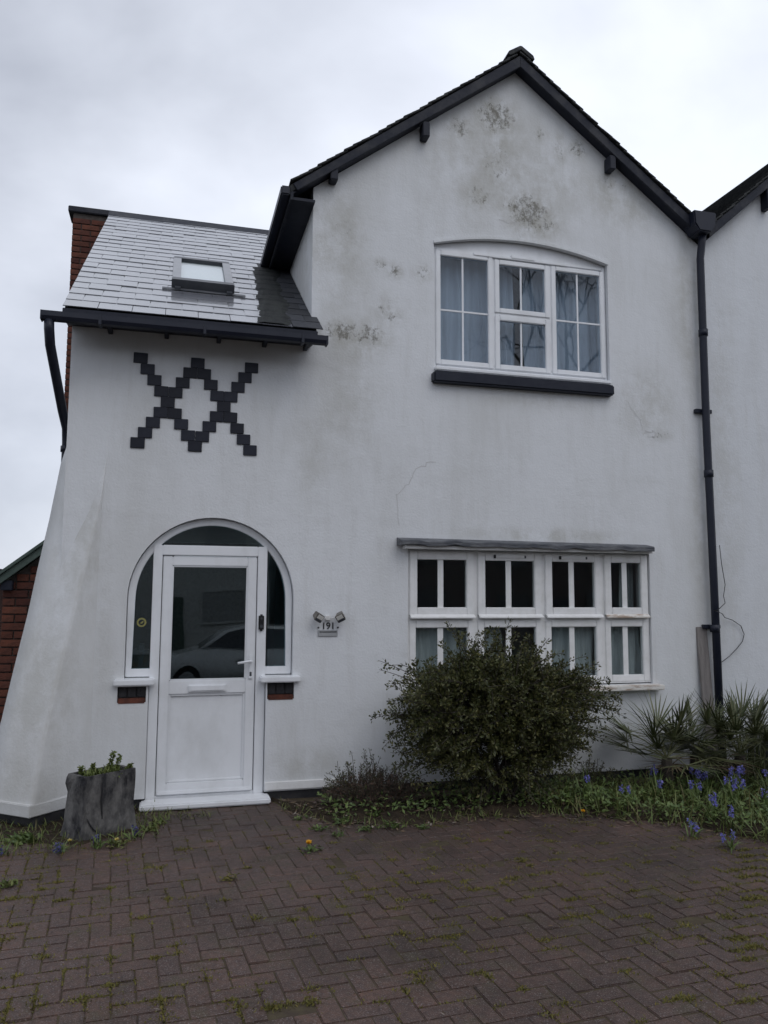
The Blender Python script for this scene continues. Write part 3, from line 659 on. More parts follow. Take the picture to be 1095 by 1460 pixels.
MB().prism([(.68-x, z) for x, z in sL], YD+.03, YD+.036).build('pane', m_dglass, DF)
for x0, x1 in ((-.415, -.103), (.748, 1.082)): MB().box(x0, x1, -.06, YD+.02, .962, 1.014).build('sill', m_upvc, DF, .009)
for rc, nb in ((recL, 0), (recR, 1)):
    x0, x1 = rc[0][0], rc[2][0]; z0, z1 = rc[0][1], rc[1][1]
    MB().box(x0, x1, .045, .2, z0, z1).build('recess_back', m_plinth, HOUSE)
    MB().box(x0+.004, x1-.004, -.004, .12, z0-.012, z0+.034).build('brick', m_brick, front, .006)
    for k in range(3):
        xa = x0+.004+k*(x1-x0)/3; MB().box(xa, xa+(x1-x0)/3-.008, .03, .09, z0+.038, z1-.002).build('brick', m_plinth, front, .005)
# door leaf: stiles and rails, raised lower panel
DL = MB().frame(-.066, .709, .072, 2.010, .078, YD+.002, YD+.06, wb=.095, wt=.082).box(.012, .631, YD+.003, YD+.059, .872, .985).build('front_door', m_upvc, HOUSE, .006)
DL['label'] = 'white plastic front door with large dark glass pane'
MB().box(.012, .631, YD+.028, YD+.05, .167, .872).build('door_panel', m_upvc, DL)
MB().frame(.012, .631, .167, .872, .016, YD+.012, YD+.03).build('panel_bead', m_upvc, DL, .004)
MB().box(.012, .631, YD+.024, YD+.032, .985, 1.928).build('pane', m_dglass, DL)
MB().frame(.012, .631, .985, 1.928, .010, YD+.008, YD+.03).build('glazing_bead', m_upvc, DL, .003)
LB = MB().box(.168, .474, YD-.014, YD+.004, .888, .948).build('letterbox', m_upvc, DL, .006)
MB().box(.185, .457, YD-.02, YD-.013, .90, .942).build('flap', m_upvc, LB, .003)
HN = MB().box(.655, .69, YD-.012, YD+.003, .985, 1.19).build('handle_plate', m_upvc, DL, .006)
MB().tube([(.672, YD-.01, 1.135), (.672, YD-.055, 1.135), (.655, YD-.062, 1.135), (.56, YD-.06, 1.122)], .0105, 10).build('handle', m_upvc, HN, smooth=True)
MB().box(.664, .681, YD-.016, YD-.011, 1.01, 1.045).build('keyhole', m_grey, HN, .003)
BE = MB().box(.730, .775, YD-.035, YD-.0095, 1.385, 1.525).build('doorbell', m_dots, DF, .012)
MB().tube([(.7525, YD-.0345, 1.425), (.7525, YD-.039, 1.425)], .014, 14).build('button', m_grey, BE)
MB().tube([(.7525, YD-.0345, 1.49), (.7525, YD-.038, 1.49)], .009, 14).build('lens', m_grey, BE)
MB().box(-.058, .70, YD-.02, YD+.002, .078, .112).build('weather_bar', m_upvc, DL, .006)
DS = MB().box(-.182, .838, -.15, .055, .008, .052).build('doorstep', m_upvc, HOUSE, .010)
MB().box(-.12, .79, -.10, .05, -.08, .007).build('step_base', m_plinth, DS)
st = MB().ring([(-.222+.038*math.cos(R(a)), 1.46+.038*math.sin(R(a))) for a in range(0, 361, 20)], [(-.222+.024*math.cos(R(a)), 1.46+.024*math.sin(R(a))) for a in range(0, 361, 20)], YD+.026, YD+.0295)
st.prism([(-.236, 1.452), (-.222, 1.449), (-.206, 1.462), (-.21, 1.474)], YD+.026, YD+.0295); st.build('sticker', m_sticker, DF)
# hallway clutter seen dimly behind the glass
MB().box(-.30, -.16, .5, .8, .03, 1.25).build('coat', mat('dim_cloth', (.20, .12, .09), .9, (.12, .12, .14), 6), HOUSE, .05)

# ------------------------------------------------------------------ neighbouring house on the right
NH = empty('house', (7.4, 0, 0), 'white rendered neighbouring house with steep dark verge, across the long downpipe', 'house')
nz_ = lambda x: 5.535+.86*(x-5.24)
NXE = 7.2
wall_mesh('wall', [(5.192, .07), (9.2, .07), (9.2, 5.4), (NXE, nz_(NXE)-.15), (5.192, nz_(5.192)-.15)], [], -.004, .24, m_nwall, NH)
MB().box(8.9, 9.19, .241, 7, .07, 5.3).build('wall', m_nwall, NH)
ng = MB().prism([(5.22, nz_(5.22)-.05), (NXE, nz_(NXE)-.05), (NXE, nz_(NXE)-.14), (5.26, nz_(5.26)-.14)], -.115, 7.2).build('gable_roof', m_tile, NH)
MB().prism([(NXE, nz_(NXE)-.05), (9.5, nz_(NXE)-.05-.86*(9.5-NXE)), (9.5, nz_(NXE)-.14-.86*(9.5-NXE)), (NXE, nz_(NXE)-.14)], -.115, 7.2).build('roof_slope', m_tile, ng)
MB().prism([(5.235, nz_(5.235)-.055), (NXE, nz_(NXE)-.055), (NXE, nz_(NXE)-.165), (5.235, nz_(5.235)-.165)], -.128, -.10).build('bargeboard', m_blackw, ng, .004)
MB().prism([(5.22, nz_(5.22)-.15), (NXE, nz_(NXE)-.15), (NXE, nz_(NXE)-.17), (5.22, nz_(5.22)-.17)], -.098, -.006).build('verge_soffit', m_black, ng)
na = math.atan(.86); mb = MB()
for i in range(28):
    s1 = i*.1; P = lambda s, h: (5.22+s*math.cos(na)-h*math.sin(na), nz_(5.22)+s*math.sin(na)-.045+h*math.cos(na))
    mb.prism([P(s1, .018), P(s1+.11, .005), P(s1+.11, -.01), P(s1, 0)], .185, 7.2)
tag(mb.build('tile_courses', m_tile, ng), kind='stuff')
for i in range(26):
    s = i*.1; x = 5.22+s*math.cos(na); z = nz_(5.22)+s*math.sin(na)-.035
    for dy in (-.062, .105): piece('roof_tile', vt, ng, (x, dy+random.gauss(0, .005), z+random.gauss(0, .003)), (0, -na+R(5), 0))
MB().box(5.99, 6.05, -.112, -.006, nz_(6.02)-.40, nz_(6.02)-.16).build('purlin_end', m_black, ng, .005)
MB().box(5.192, 9.2, .016, .25, -.12, .068).build('plinth', m_plinth, NH)

# ------------------------------------------------------------------ brick lean-to on the left
LT = empty('brick_outbuilding', (-1.2, 1.5, 0), 'red brick outbuilding with sloping green roof edge, behind the leaning corner buttress', 'outbuilding')
lb = MB().prism([(-1.485, -.05), (-.86, -.05), (-.86, 2.30), (-1.485, 1.79)], 1.225, 3.2).build('wall', m_mortar, LT)
bricks(lb, -1.49, -.95, .0, 1.80, 1.212)
def ltz(x): return 1.875+.81*(x+1.52)
r_ = 0; z = 1.8
while z < 2.25:
    x = -1.49+(.1125 if r_ % 2 else 0)
    while x < -.95:
        if ltz(x) - .10 > z+.07: piece('brick', bkh, lb, (x+.052, 1.212, z+.0375))
        x += .112
    z += .075; r_ += 1
lr = MB().prism([(-1.56, ltz(-1.56)), (-.87, ltz(-.87)), (-.87, ltz(-.87)-.035), (-1.56, ltz(-1.56)-.035)], 1.06, 3.3).build('roof', m_green, LT, .004)
MB().prism([(-1.55, ltz(-1.55)-.037), (-.87, ltz(-.87)-.037), (-.87, ltz(-.87)-.115), (-1.53, ltz(-1.53)-.115)], 1.09, 1.115).build('bargeboard', m_green, LT, .003)
MB().box(-1.50, -1.40, 1.12, 1.20, 1.72, 1.81).build('eaves_block', m_black, LT, .006)

GA = empty('brick_garage', (-4.2, 6, 0), 'low brick garage with grey roof behind the green-edged outbuilding', 'garage')
MB().box(-6.6, -2.42, 5.2, 10, -.1, 1.945).build('wall', m_brick, GA)
MB().prism([(-6.8, 1.95), (-2.30, 1.95), (-2.30, 2.03), (-4.4, 2.25), (-6.8, 2.03)], 5.0, 10.1).build('roof', m_tile, GA)
MB().box(-5.5, -3.2, 5.14, 5.2, -.08, 1.85).build('garage_door', m_green, GA)

# ------------------------------------------------------------------ fittings on the front wall
SLT = empty('security_light', (1.315, -.002, 1.50), 'twin-headed metal security light on white wall right of front door', 'lamp')
MB().box(1.292, 1.338, -.025, -.001, 1.475, 1.515).tube([(1.30, -.02, 1.49), (1.24, -.05, 1.50)], .006, 8).tube([(1.33, -.02, 1.49), (1.39, -.05, 1.50)], .006, 8).build('bracket', m_paint, SLT, .002)
for sx in (-1, 1):
    c = Vector((1.315+sx*.098, -.075, 1.512))
    M_ = Matrix.Translation(c) @ Matrix.Rotation(sx*R(-28), 4, 'Y') @ Matrix.Rotation(sx*R(-22), 4, 'Z') @ Matrix.Rotation(R(16), 4, 'X')
    hd_ = MB(); P = [(-.026,.04,-.024),(.026,.04,-.024),(.026,.04,.024),(-.026,.04,.024),(-.037,-.045,-.035),(.037,-.045,-.035),(.037,-.045,.035),(-.037,-.045,.035)]
    hd_.add([tuple(M_ @ Vector(p)) for p in P], [(0,1,2,3),(4,7,6,5),(0,4,5,1),(1,5,6,2),(2,6,7,3),(3,7,4,0)])
    H_ = hd_.build('lamp_head', m_chrome, SLT, .004)
    q_ = MB().box(-.028, .028, -.049, -.044, -.006, .029); q_.v = [tuple(M_ @ Vector(p)) for p in q_.v]; q_.build('lens', m_lens, H_)
    q_ = MB().box(-.030, .030, -.048, -.044, -.031, -.009); q_.v = [tuple(M_ @ Vector(p)) for p in q_.v]; q_.build('sensor', m_grey, H_)
HNUM = empty('house_number_sign', (1.318, -.003, 1.36), 'small grey plaque reading 191 under the security light', 'sign')
MB().box(1.232, 1.404, -.010, -.0015, 1.335, 1.392).build('plaque', m_acryl, HNUM, .004)
def text(s, size, loc, par, name, m_):
    cu = bpy.data.curves.new(name, 'FONT'); cu.body = s; cu.size = size; cu.extrude = .002; cu.align_x = 'CENTER'; cu.offset = .0012
    o = bpy.data.objects.new(name, cu); COL.objects.link(o); bpy.context.view_layer.update()
    me = bpy.data.meshes.new_from_object(o.evaluated_get(bpy.context.evaluated_depsgraph_get())); bpy.data.objects.remove(o); bpy.data.curves.remove(cu)
    me.materials.append(m_); o = bpy.data.objects.new(name, me); COL.objects.link(o); o.parent = par; o.location = Vector(loc)-wloc(par); o.rotation_euler = (math.pi/2, 0, 0); return o
text('191', .080, (1.322, -.004, 1.400), HNUM, 'numerals', m_ink)
for x in (1.236, 1.407): MB().tube([(x, -.002, 1.412), (x, -.008, 1.412)], .008, 12).build('stud', m_ink, HNUM)
MB().box(1.245, 1.395, -.0125, -.0095, 1.372, 1.379).build('line', m_ink, HNUM)
pk = MB().box(-.06, .06, -.011, .011, 0, 1.46); Mp = Matrix.Translation((5.072, -.10, -.06)) @ Matrix.Rotation(R(-4.0), 4, 'X') @ Matrix.Rotation(R(-.6), 4, 'Y')
pk.v = [tuple(Mp @ Vector(p)) for p in pk.v]
tag(pk.build('plank', m_plank, None, .003), 'weathered grey board leaning on the wall beside the long downpipe', 'plank')
cb = MB().tube([(5.23, -.10, 2.2), (5.276, -.06, 2.02), (5.316, -.05, 1.81), (5.30, -.04, 1.70), (5.24, -.135, 1.63), (5.15, -.14, 1.565), (5.11, -.135, 1.56), (5.20, -.135, 1.53), (5.288, -.06, 1.489), (5.40, -.03, 1.462), (5.50, -.025, 1.405), (5.539, -.02, 1.321), (5.515, -.02, 1.25), (5.44, -.025, 1.18), (5.34, -.04, 1.11), (5.25, -.05, 1.06), (5.20, -.03, 1.03)], .0038, 6)
tag(cb.build('cable', m_dots, None, smooth=True), 'loose thin dark cable looping off the downpipe', 'cable')
bx = MB().box(5.52, 5.95, -.42, -.03, -.05, .39).box(5.50, 5.97, -.45, -.01, .391, .425)
tag(bx.build('storage_box', m_grey, None, .015), 'dark grey lidded box against the neighbouring white wall', 'box')

# ------------------------------------------------------------------ planter
PT = empty('planter', (-.5, -.5, 0), 'tall grey concrete planter shaped like a cracked tree stump', 'planter')
base = [Vector((-.668, -.615)), Vector((-.535, -.765)), Vector((-.205, -.545)), Vector((-.338, -.40))]
cen = sum(base, Vector((0, 0)))/4
prof = [(-.02, 1.07), (.04, 1.045), (.10, 1.01), (.17, .98), (.24, .965), (.30, .985), (.36, 1.01), (.40, 1.0), (.43, .975)]
pm = MB(); nper = 6; ring_n = 4*nper
for zi, (z, k) in enumerate(prof):
    for e in range(4):
        for j in range(nper):
            p = base[e].lerp(base[(e+1) % 4], j/nper); d = p-cen
            # rounded, knotty outline with root flares at the corners near the ground
            fl = 1+.05*max(0, .14-z)/.14*(1 if j in (0,) else -.5)
            kk_ = k*fl*(1+random.gauss(0, .014)); bulge = .012*math.sin(j/nper*math.pi)*(1 if z < .36 else .4)
            q_ = cen+d*kk_+d.normalized()*bulge
            pm.v.append((q_.x, q_.y, z+(.0 if zi < len(prof)-1 else -.018*((q_.y+.4)/-.35)*.4)))
L_ = len(prof)
for zi in range(L_-1):
    for j in range(ring_n): pm.f.append((zi*ring_n+j, zi*ring_n+(j+1) % ring_n, (zi+1)*ring_n+(j+1) % ring_n, (zi+1)*ring_n+j))
b0 = len(pm.v)
for j in range(ring_n): x, y, z = pm.v[(L_-1)*ring_n+j]; pm.v.append((cen.x+(x-cen.x)*.86, cen.y+(y-cen.y)*.86, z))
for j in range(ring_n): x, y, z = pm.v[b0+j]; pm.v.append((x, y, z-.05))
for j in range(ring_n):
    j2 = (j+1) % ring_n
    pm.f.append(((L_-1)*ring_n+j, (L_-1)*ring_n+j2, b0+j2, b0+j)); pm.f.append((b0+j, b0+j2, b0+ring_n+j2, b0+ring_n+j))
pm.build('pot', m_stone, PT)
PS = MB(); PS.add([(x, y, z+.003) for x, y, z in pm.v[b0+ring_n:]], [tuple(range(ring_n))]); PS.build('soil', m_soil, PT)
# cracks cut in the stump (dark fissures standing in the front face)
fis = MB()
def face_pt(t, z):
    k = None
    for (z0, k0), (z1, k1) in zip(prof, prof[1:]):
        if z0 <= z <= z1: k = k0+(k1-k0)*(z-z0)/(z1-z0)
    p = base[1].lerp(base[2], t); d = p-cen; q_ = cen+d*k+d.normalized()*(.012*math.sin(t*math.pi)); return Vector((q_.x+.003, q_.y-.006, z))
for pts in ([(.36, .42), (.34, .33), (.335, .25), (.35, .17), (.36, .12)], [(.08, .14), (.14, .10), (.22, .06), (.30, .03)], [(.6, .39), (.61, .35)], [(.78, .39), (.8, .33)]):
    MB().tube([face_pt(*p) for p in pts], [.002]+[.0055]*(len(pts)-2)+[.002], 6).build('fissure', m_ink, PT)

# ------------------------------------------------------------------ plants
def leaf_arrays(P, D, L, Wd, fold=.25, droop=.0, up=None):
    """diamond leaves: P base points (n,3), D directions, L lengths, Wd widths"""
    n = len(P); D = D/np.linalg.norm(D, axis=1, keepdims=True)
    rnd = rng.normal(size=(n, 3)) if up is None else up+rng.normal(size=(n, 3))*.35
    s = np.cross(D, rnd); s /= np.linalg.norm(s, axis=1, keepdims=True)+1e-9; nn = np.cross(s, D)
    L = L[:, None]; Wd = Wd[:, None]; mid = P+D*L*.5
    V_ = np.stack([P, mid-s*Wd*.5+nn*Wd*fold*.5, P+D*L-nn*droop*L, mid+s*Wd*.5+nn*Wd*fold*.5], 1).reshape(-1, 3)
    b = np.arange(n)[:, None]*4
    return V_, np.concatenate([np.concatenate([b, b+1, b+2], 1), np.concatenate([b, b+2, b+3], 1)], 0)
def blades(P, D, L, Wd, bend, seg=4):
    """strap leaves: curved strips"""
    V_ = []; F_ = []
    for p, d, l, w, bn in zip(P, D, L, Wd, bend):
        d = Vector(d).normalized(); p = Vector(p); s = d.cross(Vector((0, 0, 1)))
        s = s.normalized() if s.length > 1e-3 else Vector((1, 0, 0)); ang = random.random()*.8-.4
        s = Matrix.Rotation(ang, 3, d) @ s; b = len(V_); q = p.copy(); dd = d.copy()
        for k in range(seg+1):
            ww = w*(1-(k/seg)**1.8)*(.7+.6*min(1, k/seg*2))+.0006
            V_.append(tuple(q-s*ww*.5)); V_.append(tuple(q+s*ww*.5))
            dd = (dd+Vector((0, 0, -bn/seg))).normalized(); q = q+dd*(l/seg)
        for k in range(seg): F_.append((b+2*k, b+2*k+1, b+2*k+3, b+2*k+2))
    return V_, F_
def sphere_dirs(n):
    d = rng.normal(size=(n, 3)); return d/np.linalg.norm(d, axis=1, keepdims=True)

# big dark evergreen shrub under the lower window
SH = empty('shrub', (2.66, -.60, -.03), 'large dark green evergreen shrub half covering the downstairs window', 'shrub')
basep = np.array([2.66, -.60, -.05]); stems = MB(); LP_, LD_ = [], []
def twig(start, end, r, nleaf, sag=.0, spread=.045, frac=.3):
    start = np.array(start); end = np.array(end); m_ = (start+end)/2+np.array([0, 0, .10*np.linalg.norm(end-start)])+rng.normal(size=3)*.035
    pts = [(1-t)**2*start+2*t*(1-t)*m_+t*t*end for t in np.linspace(0, 1, 7)]
    stems.tube([tuple(p) for p in pts], list(np.linspace(r, .0018, 7)), 5, cap=False)
    ts = frac+(1-frac)*rng.random(nleaf)**.75
    for t in ts:
        c = (1-t)**2*start+2*t*(1-t)*m_+t*t*end; g = 2*(1-t)*(m_-start)+2*t*(end-m_); g /= np.linalg.norm(g)
        side = rng.normal(size=3); side -= g*side.dot(g); side /= np.linalg.norm(side)
        d = g*.55+side*.8+np.array([0, 0, .15]); LP_.append(c+side*spread*rng.random()*.5); LD_.append(d)
    return pts
def env(th, ph):  # outline of the crown, wider at mid height
    return np.array([1.09*math.cos(th)*math.cos(ph)**(.65 if ph < 0 else 1.2), .52*math.sin(th)*math.cos(ph), .70*math.sin(ph)])
C0 = np.array([2.61, -.62, .72])
mains = []
for k in range(16):
    th = 2*math.pi*k/16+random.random()*.3; e = C0+env(th, random.uniform(-.15, .9))*random.uniform(.45, .62)
    mains.append(twig(basep+rng.normal(size=3)*np.array([.09, .05, 0]), e, .013, 4, frac=.7))
allm = [p for ps in mains for p in ps[2:]]
for k in range(1150):
    th = random.uniform(0, 2*math.pi); ph = math.asin(random.uniform(-.80, 1)); rr = random.uniform(.35, 1.0)**.6
    lump = .90+.13*math.sin(3.1*th+1.1)*math.cos(2.2*ph)+.10*math.sin(5.3*th+4*ph)
    e = C0+env(th, ph)*rr*lump
    e[1] = min(e[1], -.10); e[2] = max(e[2], .10)
    s_ = min(random.sample(allm, 14), key=lambda p: np.linalg.norm(p-e)+.6*max(0, p[2]-e[2]))
    twig(s_, e, .004, 62)
for k in range(80):      # low skirt of the bush
    th = random.uniform(0, 2*math.pi); e = np.array([2.64+.62*math.cos(th)*random.uniform(.3, 1), min(-.08, -.62+.45*math.sin(th)*random.uniform(.3, 1)), random.uniform(.05, .38)])
    twig(min(random.sample(allm, 20), key=lambda p: np.linalg.norm(p-e)), e, .0035, 34)
for (x, z) in ((1.60, 1.18), (1.63, 1.10), (1.58, .70), (1.72, 1.14), (2.22, 1.47), (2.30, 1.40), (2.54, 1.40), (2.80, 1.50), (2.86, 1.44), (3.17, 1.33), (3.64, 1.10), (3.60, 1.05), (3.76, .74), (3.45, 1.18), (3.70, .45), (1.80, .33), (3.60, .95)):
    e = np.array([x, -.55+random.gauss(0, .06), z]); s_ = C0+(e-C0)*.62; twig(s_, e, .004, 26, frac=.15)
LPn, LDn = np.array(LP_), np.array(LD_); n_l = len(LPn)
V_, F_ = leaf_arrays(LPn, LDn, rng.uniform(.018, .040, n_l), rng.uniform(.010, .020, n_l))
obj_np('crown', V_, F_, m_leafd, SH); stems.build('stems', m_bark, SH)

# low reddish heather-like shrub left of it
def small_shrub(name, loc, rx, ry, h, n, m_leaf, label, cat, group=None, lsz=(.012, .024), top=0.):
    o = empty(name, loc, label, cat, group); global stems, LP_, LD_
    stems = MB(); LP_, LD_ = [], []
    for k in range(n):
        a = random.uniform(0, 2*math.pi); q = random.random()**.5; hh = h*(1-.55*q*q)*random.uniform(.55, 1.05)
        twig(np.array(loc)+np.array([.25*rx*math.cos(a), .25*ry*math.sin(a), 0]), np.array(loc)+np.array([rx*q*math.cos(a), ry*q*math.sin(a), hh]), .003, 26, frac=.2, spread=.03)
    P, D = np.array(LP_), np.array(LD_); V_, F_ = leaf_arrays(P, D, rng.uniform(*lsz, len(P)), rng.uniform(lsz[0]*.45, lsz[1]*.5, len(P)))
    obj_np('foliage', V_, F_, m_leaf, o); stems.build('stems', m_bark, o); return o
small_shrub('low_shrub', (1.66, -.42, -.03), .50, .32, .34, 280, m_leafr, 'low rust brown shrub in front of the dark plinth, left of the big shrub', 'shrub')
small_shrub('low_shrub', (1.58, -.22, -.03), .36, .14, .46, 80, m_leafd, 'low dark green sprigs standing up behind the rust brown shrub', 'shrub')
small_shrub('low_shrub', (3.62, -.38, -.03), .26, .18, .36, 46, m_leafd, 'small dark bush between the big shrub and the fan palms', 'shrub')

# fan palms
def fan_palm(loc, h, nf, rad, label, lean=(0, 0), seed=1):
    random.seed(seed); o = empty('fan_palm', loc, label, 'palm', 'fan palms at the foot of the wall')
    c0 = Vector(loc)+Vector((lean[0]*.3, lean[1]*.3, .02)); tk = MB().tube([Vector(loc), c0+Vector((lean[0]*.5, 0, h*.30))], [.06, .045], 8).build('trunk', m_bark, o)
    ctr = c0+Vector((lean[0]*.5, lean[1]*.5, h*.30))
    for k in range(nf):
        a = 2*math.pi*k/nf*1.618*2+random.random()*.5; el = random.uniform(-.1, 1.25)
        d = Vector((math.cos(a)*math.cos(el), math.sin(a)*math.cos(el)*.7-.15, math.sin(el))).normalized()
        pl = h*random.uniform(.22, .42); tip = ctr+d*pl+Vector((0, 0, -.03)); fm = MB().tube([ctr, ctr+d*pl*.6+Vector((0, 0, .01)), tip], [.006, .005, .004], 5)
        # blades radiate from the tip in a fan that faces outwards
        sd_ = d.cross(Vector((0, 0, 1))); sd_ = sd_.normalized() if sd_.length > .05 else Vector((1, 0, 0)); nb = 24
        rl_ = rad*random.uniform(.75, 1.05); P, D, Ls, Ws, Bs = [], [], [], [], []
        for q in range(nb):
            an = R(-105+210*q/(nb-1)); dd = d*math.cos(an)+sd_*math.sin(an)+Vector((0, 0, .10+random.gauss(0, .05)))
            P.append(tip); D.append(dd); Ls.append(rl_*(1-.22*abs(an)/1.8)*random.uniform(.9, 1.08)); Ws.append(.016); Bs.append(random.uniform(.05, .35))
        V_, F_ = blades(P, D, Ls, Ws, Bs, 4); fm.add(V_, F_)
        fm.build('frond', m_palm if el > .05 or random.random() < .4 else m_palmdead, o)
fan_palm((4.28, -.50, -.02), .92, 17, .44, 'fan palm with pale splayed fronds below the window sill end', (0, 0), 3)
fan_palm((4.66, -.38, -.02), .88, 13, .34, 'smaller upright fan palm between the window sill end and the leaning board', (.0, 0), 5)
fan_palm((5.00, -.55, -.02), .95, 19, .40, 'bushy dark fan palm at the foot of the long downpipe', (.0, 0), 9)
# upright strappy plant right of the downpipe
random.seed(21)
P = [(5.20+random.gauss(0, .10), -.48+random.gauss(0, .07), -.02) for k in range(120)]
D = [(random.gauss(0, .26), random.gauss(0, .22), 1) for k in range(120)]
V_, F_ = blades(P, D, [random.uniform(.35, .78) for k in P], [.011]*120, [random.uniform(.05, .4) for k in P], 5)
tag(obj_np('strappy_plant', V_, F_, m_palm), 'tall upright grassy plant between the downpipe foot and the dark grey box', 'plant')
V_, F_ = blades([(5.62+random.gauss(0, .12), -.72+random.gauss(0, .05), 0) for k in range(60)], [(random.gauss(0, .5), random.gauss(0, .3), 1) for k in range(60)], [random.uniform(.2, .45) for k in range(60)], [.014]*60, [random.uniform(.3, .9) for k in range(60)], 5)
tag(obj_np('strappy_plant', V_, F_, m_grass), 'yellowish arching strappy plant in front of the dark grey box', 'plant')

# flower bed soil: an uneven sheet over the paving edge
def front_edge(x):
    pts = [(.86, -.16), (1.0, -.5), (1.3, -.86), (1.65, -1.0), (2.1, -.92), (2.8, -.92), (3.2, -1.1), (3.78, -1.6), (4.05, -1.95), (4.5, -2.3), (6.5, -3.2)]
    for (x0, y0), (x1, y1) in zip(pts, pts[1:]):
        if x0 <= x <= x1: return y0+(y1-y0)*(x-x0)/(x1-x0)
    return pts[-1][1] if x > 6.4 else pts[0][1]
V_ = []; F_ = []; nx, ny = 150, 36
for i in range(nx+1):
    x = .86+5.6*i/nx; ye = front_edge(x)+.05*math.sin(x*9)+.03*math.sin(x*23+1)
    for j in range(ny+1):
        t = j/ny; y = .02+(ye-.02)*t
        z = -.055+.085*min(1, t*2.2)-.0*t+.012*math.sin(x*7+y*5)+.008*math.sin(x*17-y*13)
        if t > .8: z = z+(-.02-z)*((t-.8)/.2)**1.4
        V_.append((x, y, z+random.gauss(0, .0035)))
for i in range(nx):
    for j in range(ny): F_.append((i*(ny+1)+j, (i+1)*(ny+1)+j, (i+1)*(ny+1)+j+1, i*(ny+1)+j+1))
fb = obj_np('flower_bed', V_, F_, m_soil); fb.data.polygons.foreach_set('use_smooth', [True]*len(F_)); tag(fb, kind='structure')
V_ = []; F_ = []
for i in range(41):
    for j in range(25):
        x = -1.9+1.85*i/40; y = .1-(1.02+.06*math.sin(x*8)-.35*max(0, (x+.55)))*j/24
        e = min(1, min(i, 40-i, 24-j)/4); V_.append((x, y, -.03+.032*e+random.gauss(0, .004)*e))
for i in range(40):
    for j in range(24): F_.append((i*25+j, (i+1)*25+j, (i+1)*25+j+1, i*25+j+1))
tag(obj_np('soil_patch', V_, F_, m_soil), kind='structure')

def bedz(x, y):
    t = min(1, max(0, (.02-y)/(.02-front_edge(x)))); return -.055+.085*min(1, t*2.2) if t < .85 else 0.
# grass and low leaves in the bed (uncountable)
random.seed(31); P, D, Ls, Ws, Bs = [], [], [], [], []
for k in range(5200):
    x = random.uniform(3.0, 6.2); ye = front_edge(x); y = random.uniform(-.15, ye-.02)
    if random.random() > (.35+.65*min(1, (x-3.0)/.9)): continue
    P.append((x, y, bedz(x, y)-.01)); D.append((random.gauss(0, .5), random.gauss(0, .5)-.15, 1)); Ls.append(random.uniform(.07, .22)); Ws.append(random.uniform(.005, .012)); Bs.append(random.uniform(.3, 1.4))
for k in range(520):
    x = random.uniform(.9, 3.1); y = random.uniform(front_edge(x)+.22, front_edge(x)-.06)
    P.append((x, y, 0)); D.append((random.gauss(0, .6), random.gauss(0, .6), 1)); Ls.append(random.uniform(.03, .09)); Ws.append(random.uniform(.003, .007)); Bs.append(random.uniform(.3, 1.2))
for k in range(1300):
    x = random.uniform(-1.75, -.02); y = random.uniform(-.08, -.95)+.3*max(0, x+.55)
    P.append((x, y, -.005)); D.append((random.gauss(0, .6), random.gauss(0, .6), 1)); Ls.append(random.uniform(.03, .10)); Ws.append(random.uniform(.003, .008)); Bs.append(random.uniform(.3, 1.3))
for k in range(160):
    x = random.uniform(-.1, .35); P.append((x, random.uniform(-.2, -.42), -.01)); D.append((random.gauss(0, .6), random.gauss(0, .5), 1)); Ls.append(random.uniform(.03, .09)); Ws.append(.005); Bs.append(random.uniform(.3, 1.1))
V_, F_ = blades(P, D, Ls, Ws, Bs, 4)
tag(obj_np('grass', V_, F_, m_grass), 'short grass and strappy leaves along the bed and around the planter', 'grass', kind='stuff')
n_l = 6400; x = np.concatenate([rng.uniform(2.9, 6.2, n_l-1200), rng.uniform(1.2, 3.0, 1200)]); fe = np.array([front_edge(q) for q in x]); y = -.2+(fe+.12+.2)*rng.random(n_l)
P = np.stack([x, y, rng.uniform(.0, .12, n_l)], 1); D = sphere_dirs(n_l)*np.array([1, 1, .5])+np.array([0, -.15, .3])
V_, F_ = leaf_arrays(P, D, rng.uniform(.025, .06, n_l), rng.uniform(.012, .028, n_l), up=np.array([0, -.3, 1.]))
tag(obj_np('ground_cover', V_, F_, m_green1), 'low leafy green ground cover in the flower bed', 'ground cover', kind='stuff')
# fallen leaves and twigs
n_l = 1500; x = rng.uniform(.9, 4.0, n_l); fe = np.array([front_edge(q) for q in x]); y = -.1+(fe-.12+.1)*rng.random(n_l)**.8
P = np.stack([x, y, np.array([bedz(a, b) for a, b in zip(x, y)])+.006], 1); D = sphere_dirs(n_l)*np.array([1, 1, .15])
V_, F_ = leaf_arrays(P, D, rng.uniform(.02, .07, n_l), rng.uniform(.004, .02, n_l), up=np.array([0, 0, 1.]))
n_l = 260; P = np.stack([rng.uniform(-1.5, 5.3, n_l), rng.uniform(-4.3, -.9, n_l), np.full(n_l, .004)], 1); D = sphere_dirs(n_l)*np.array([1, 1, .12])
V2, F2 = leaf_arrays(P, D, rng.uniform(.008, .035, n_l), rng.uniform(.003, .012, n_l), up=np.array([0, 0, 1.])); F_ = np.concatenate([F_, F2+len(V_)]); V_ = np.concatenate([V_, V2])
tag(obj_np('leaf_litter', V_, F_, m_debris), 'brown fallen leaves and twigs on the bed edge', 'leaf litter', kind='stuff')
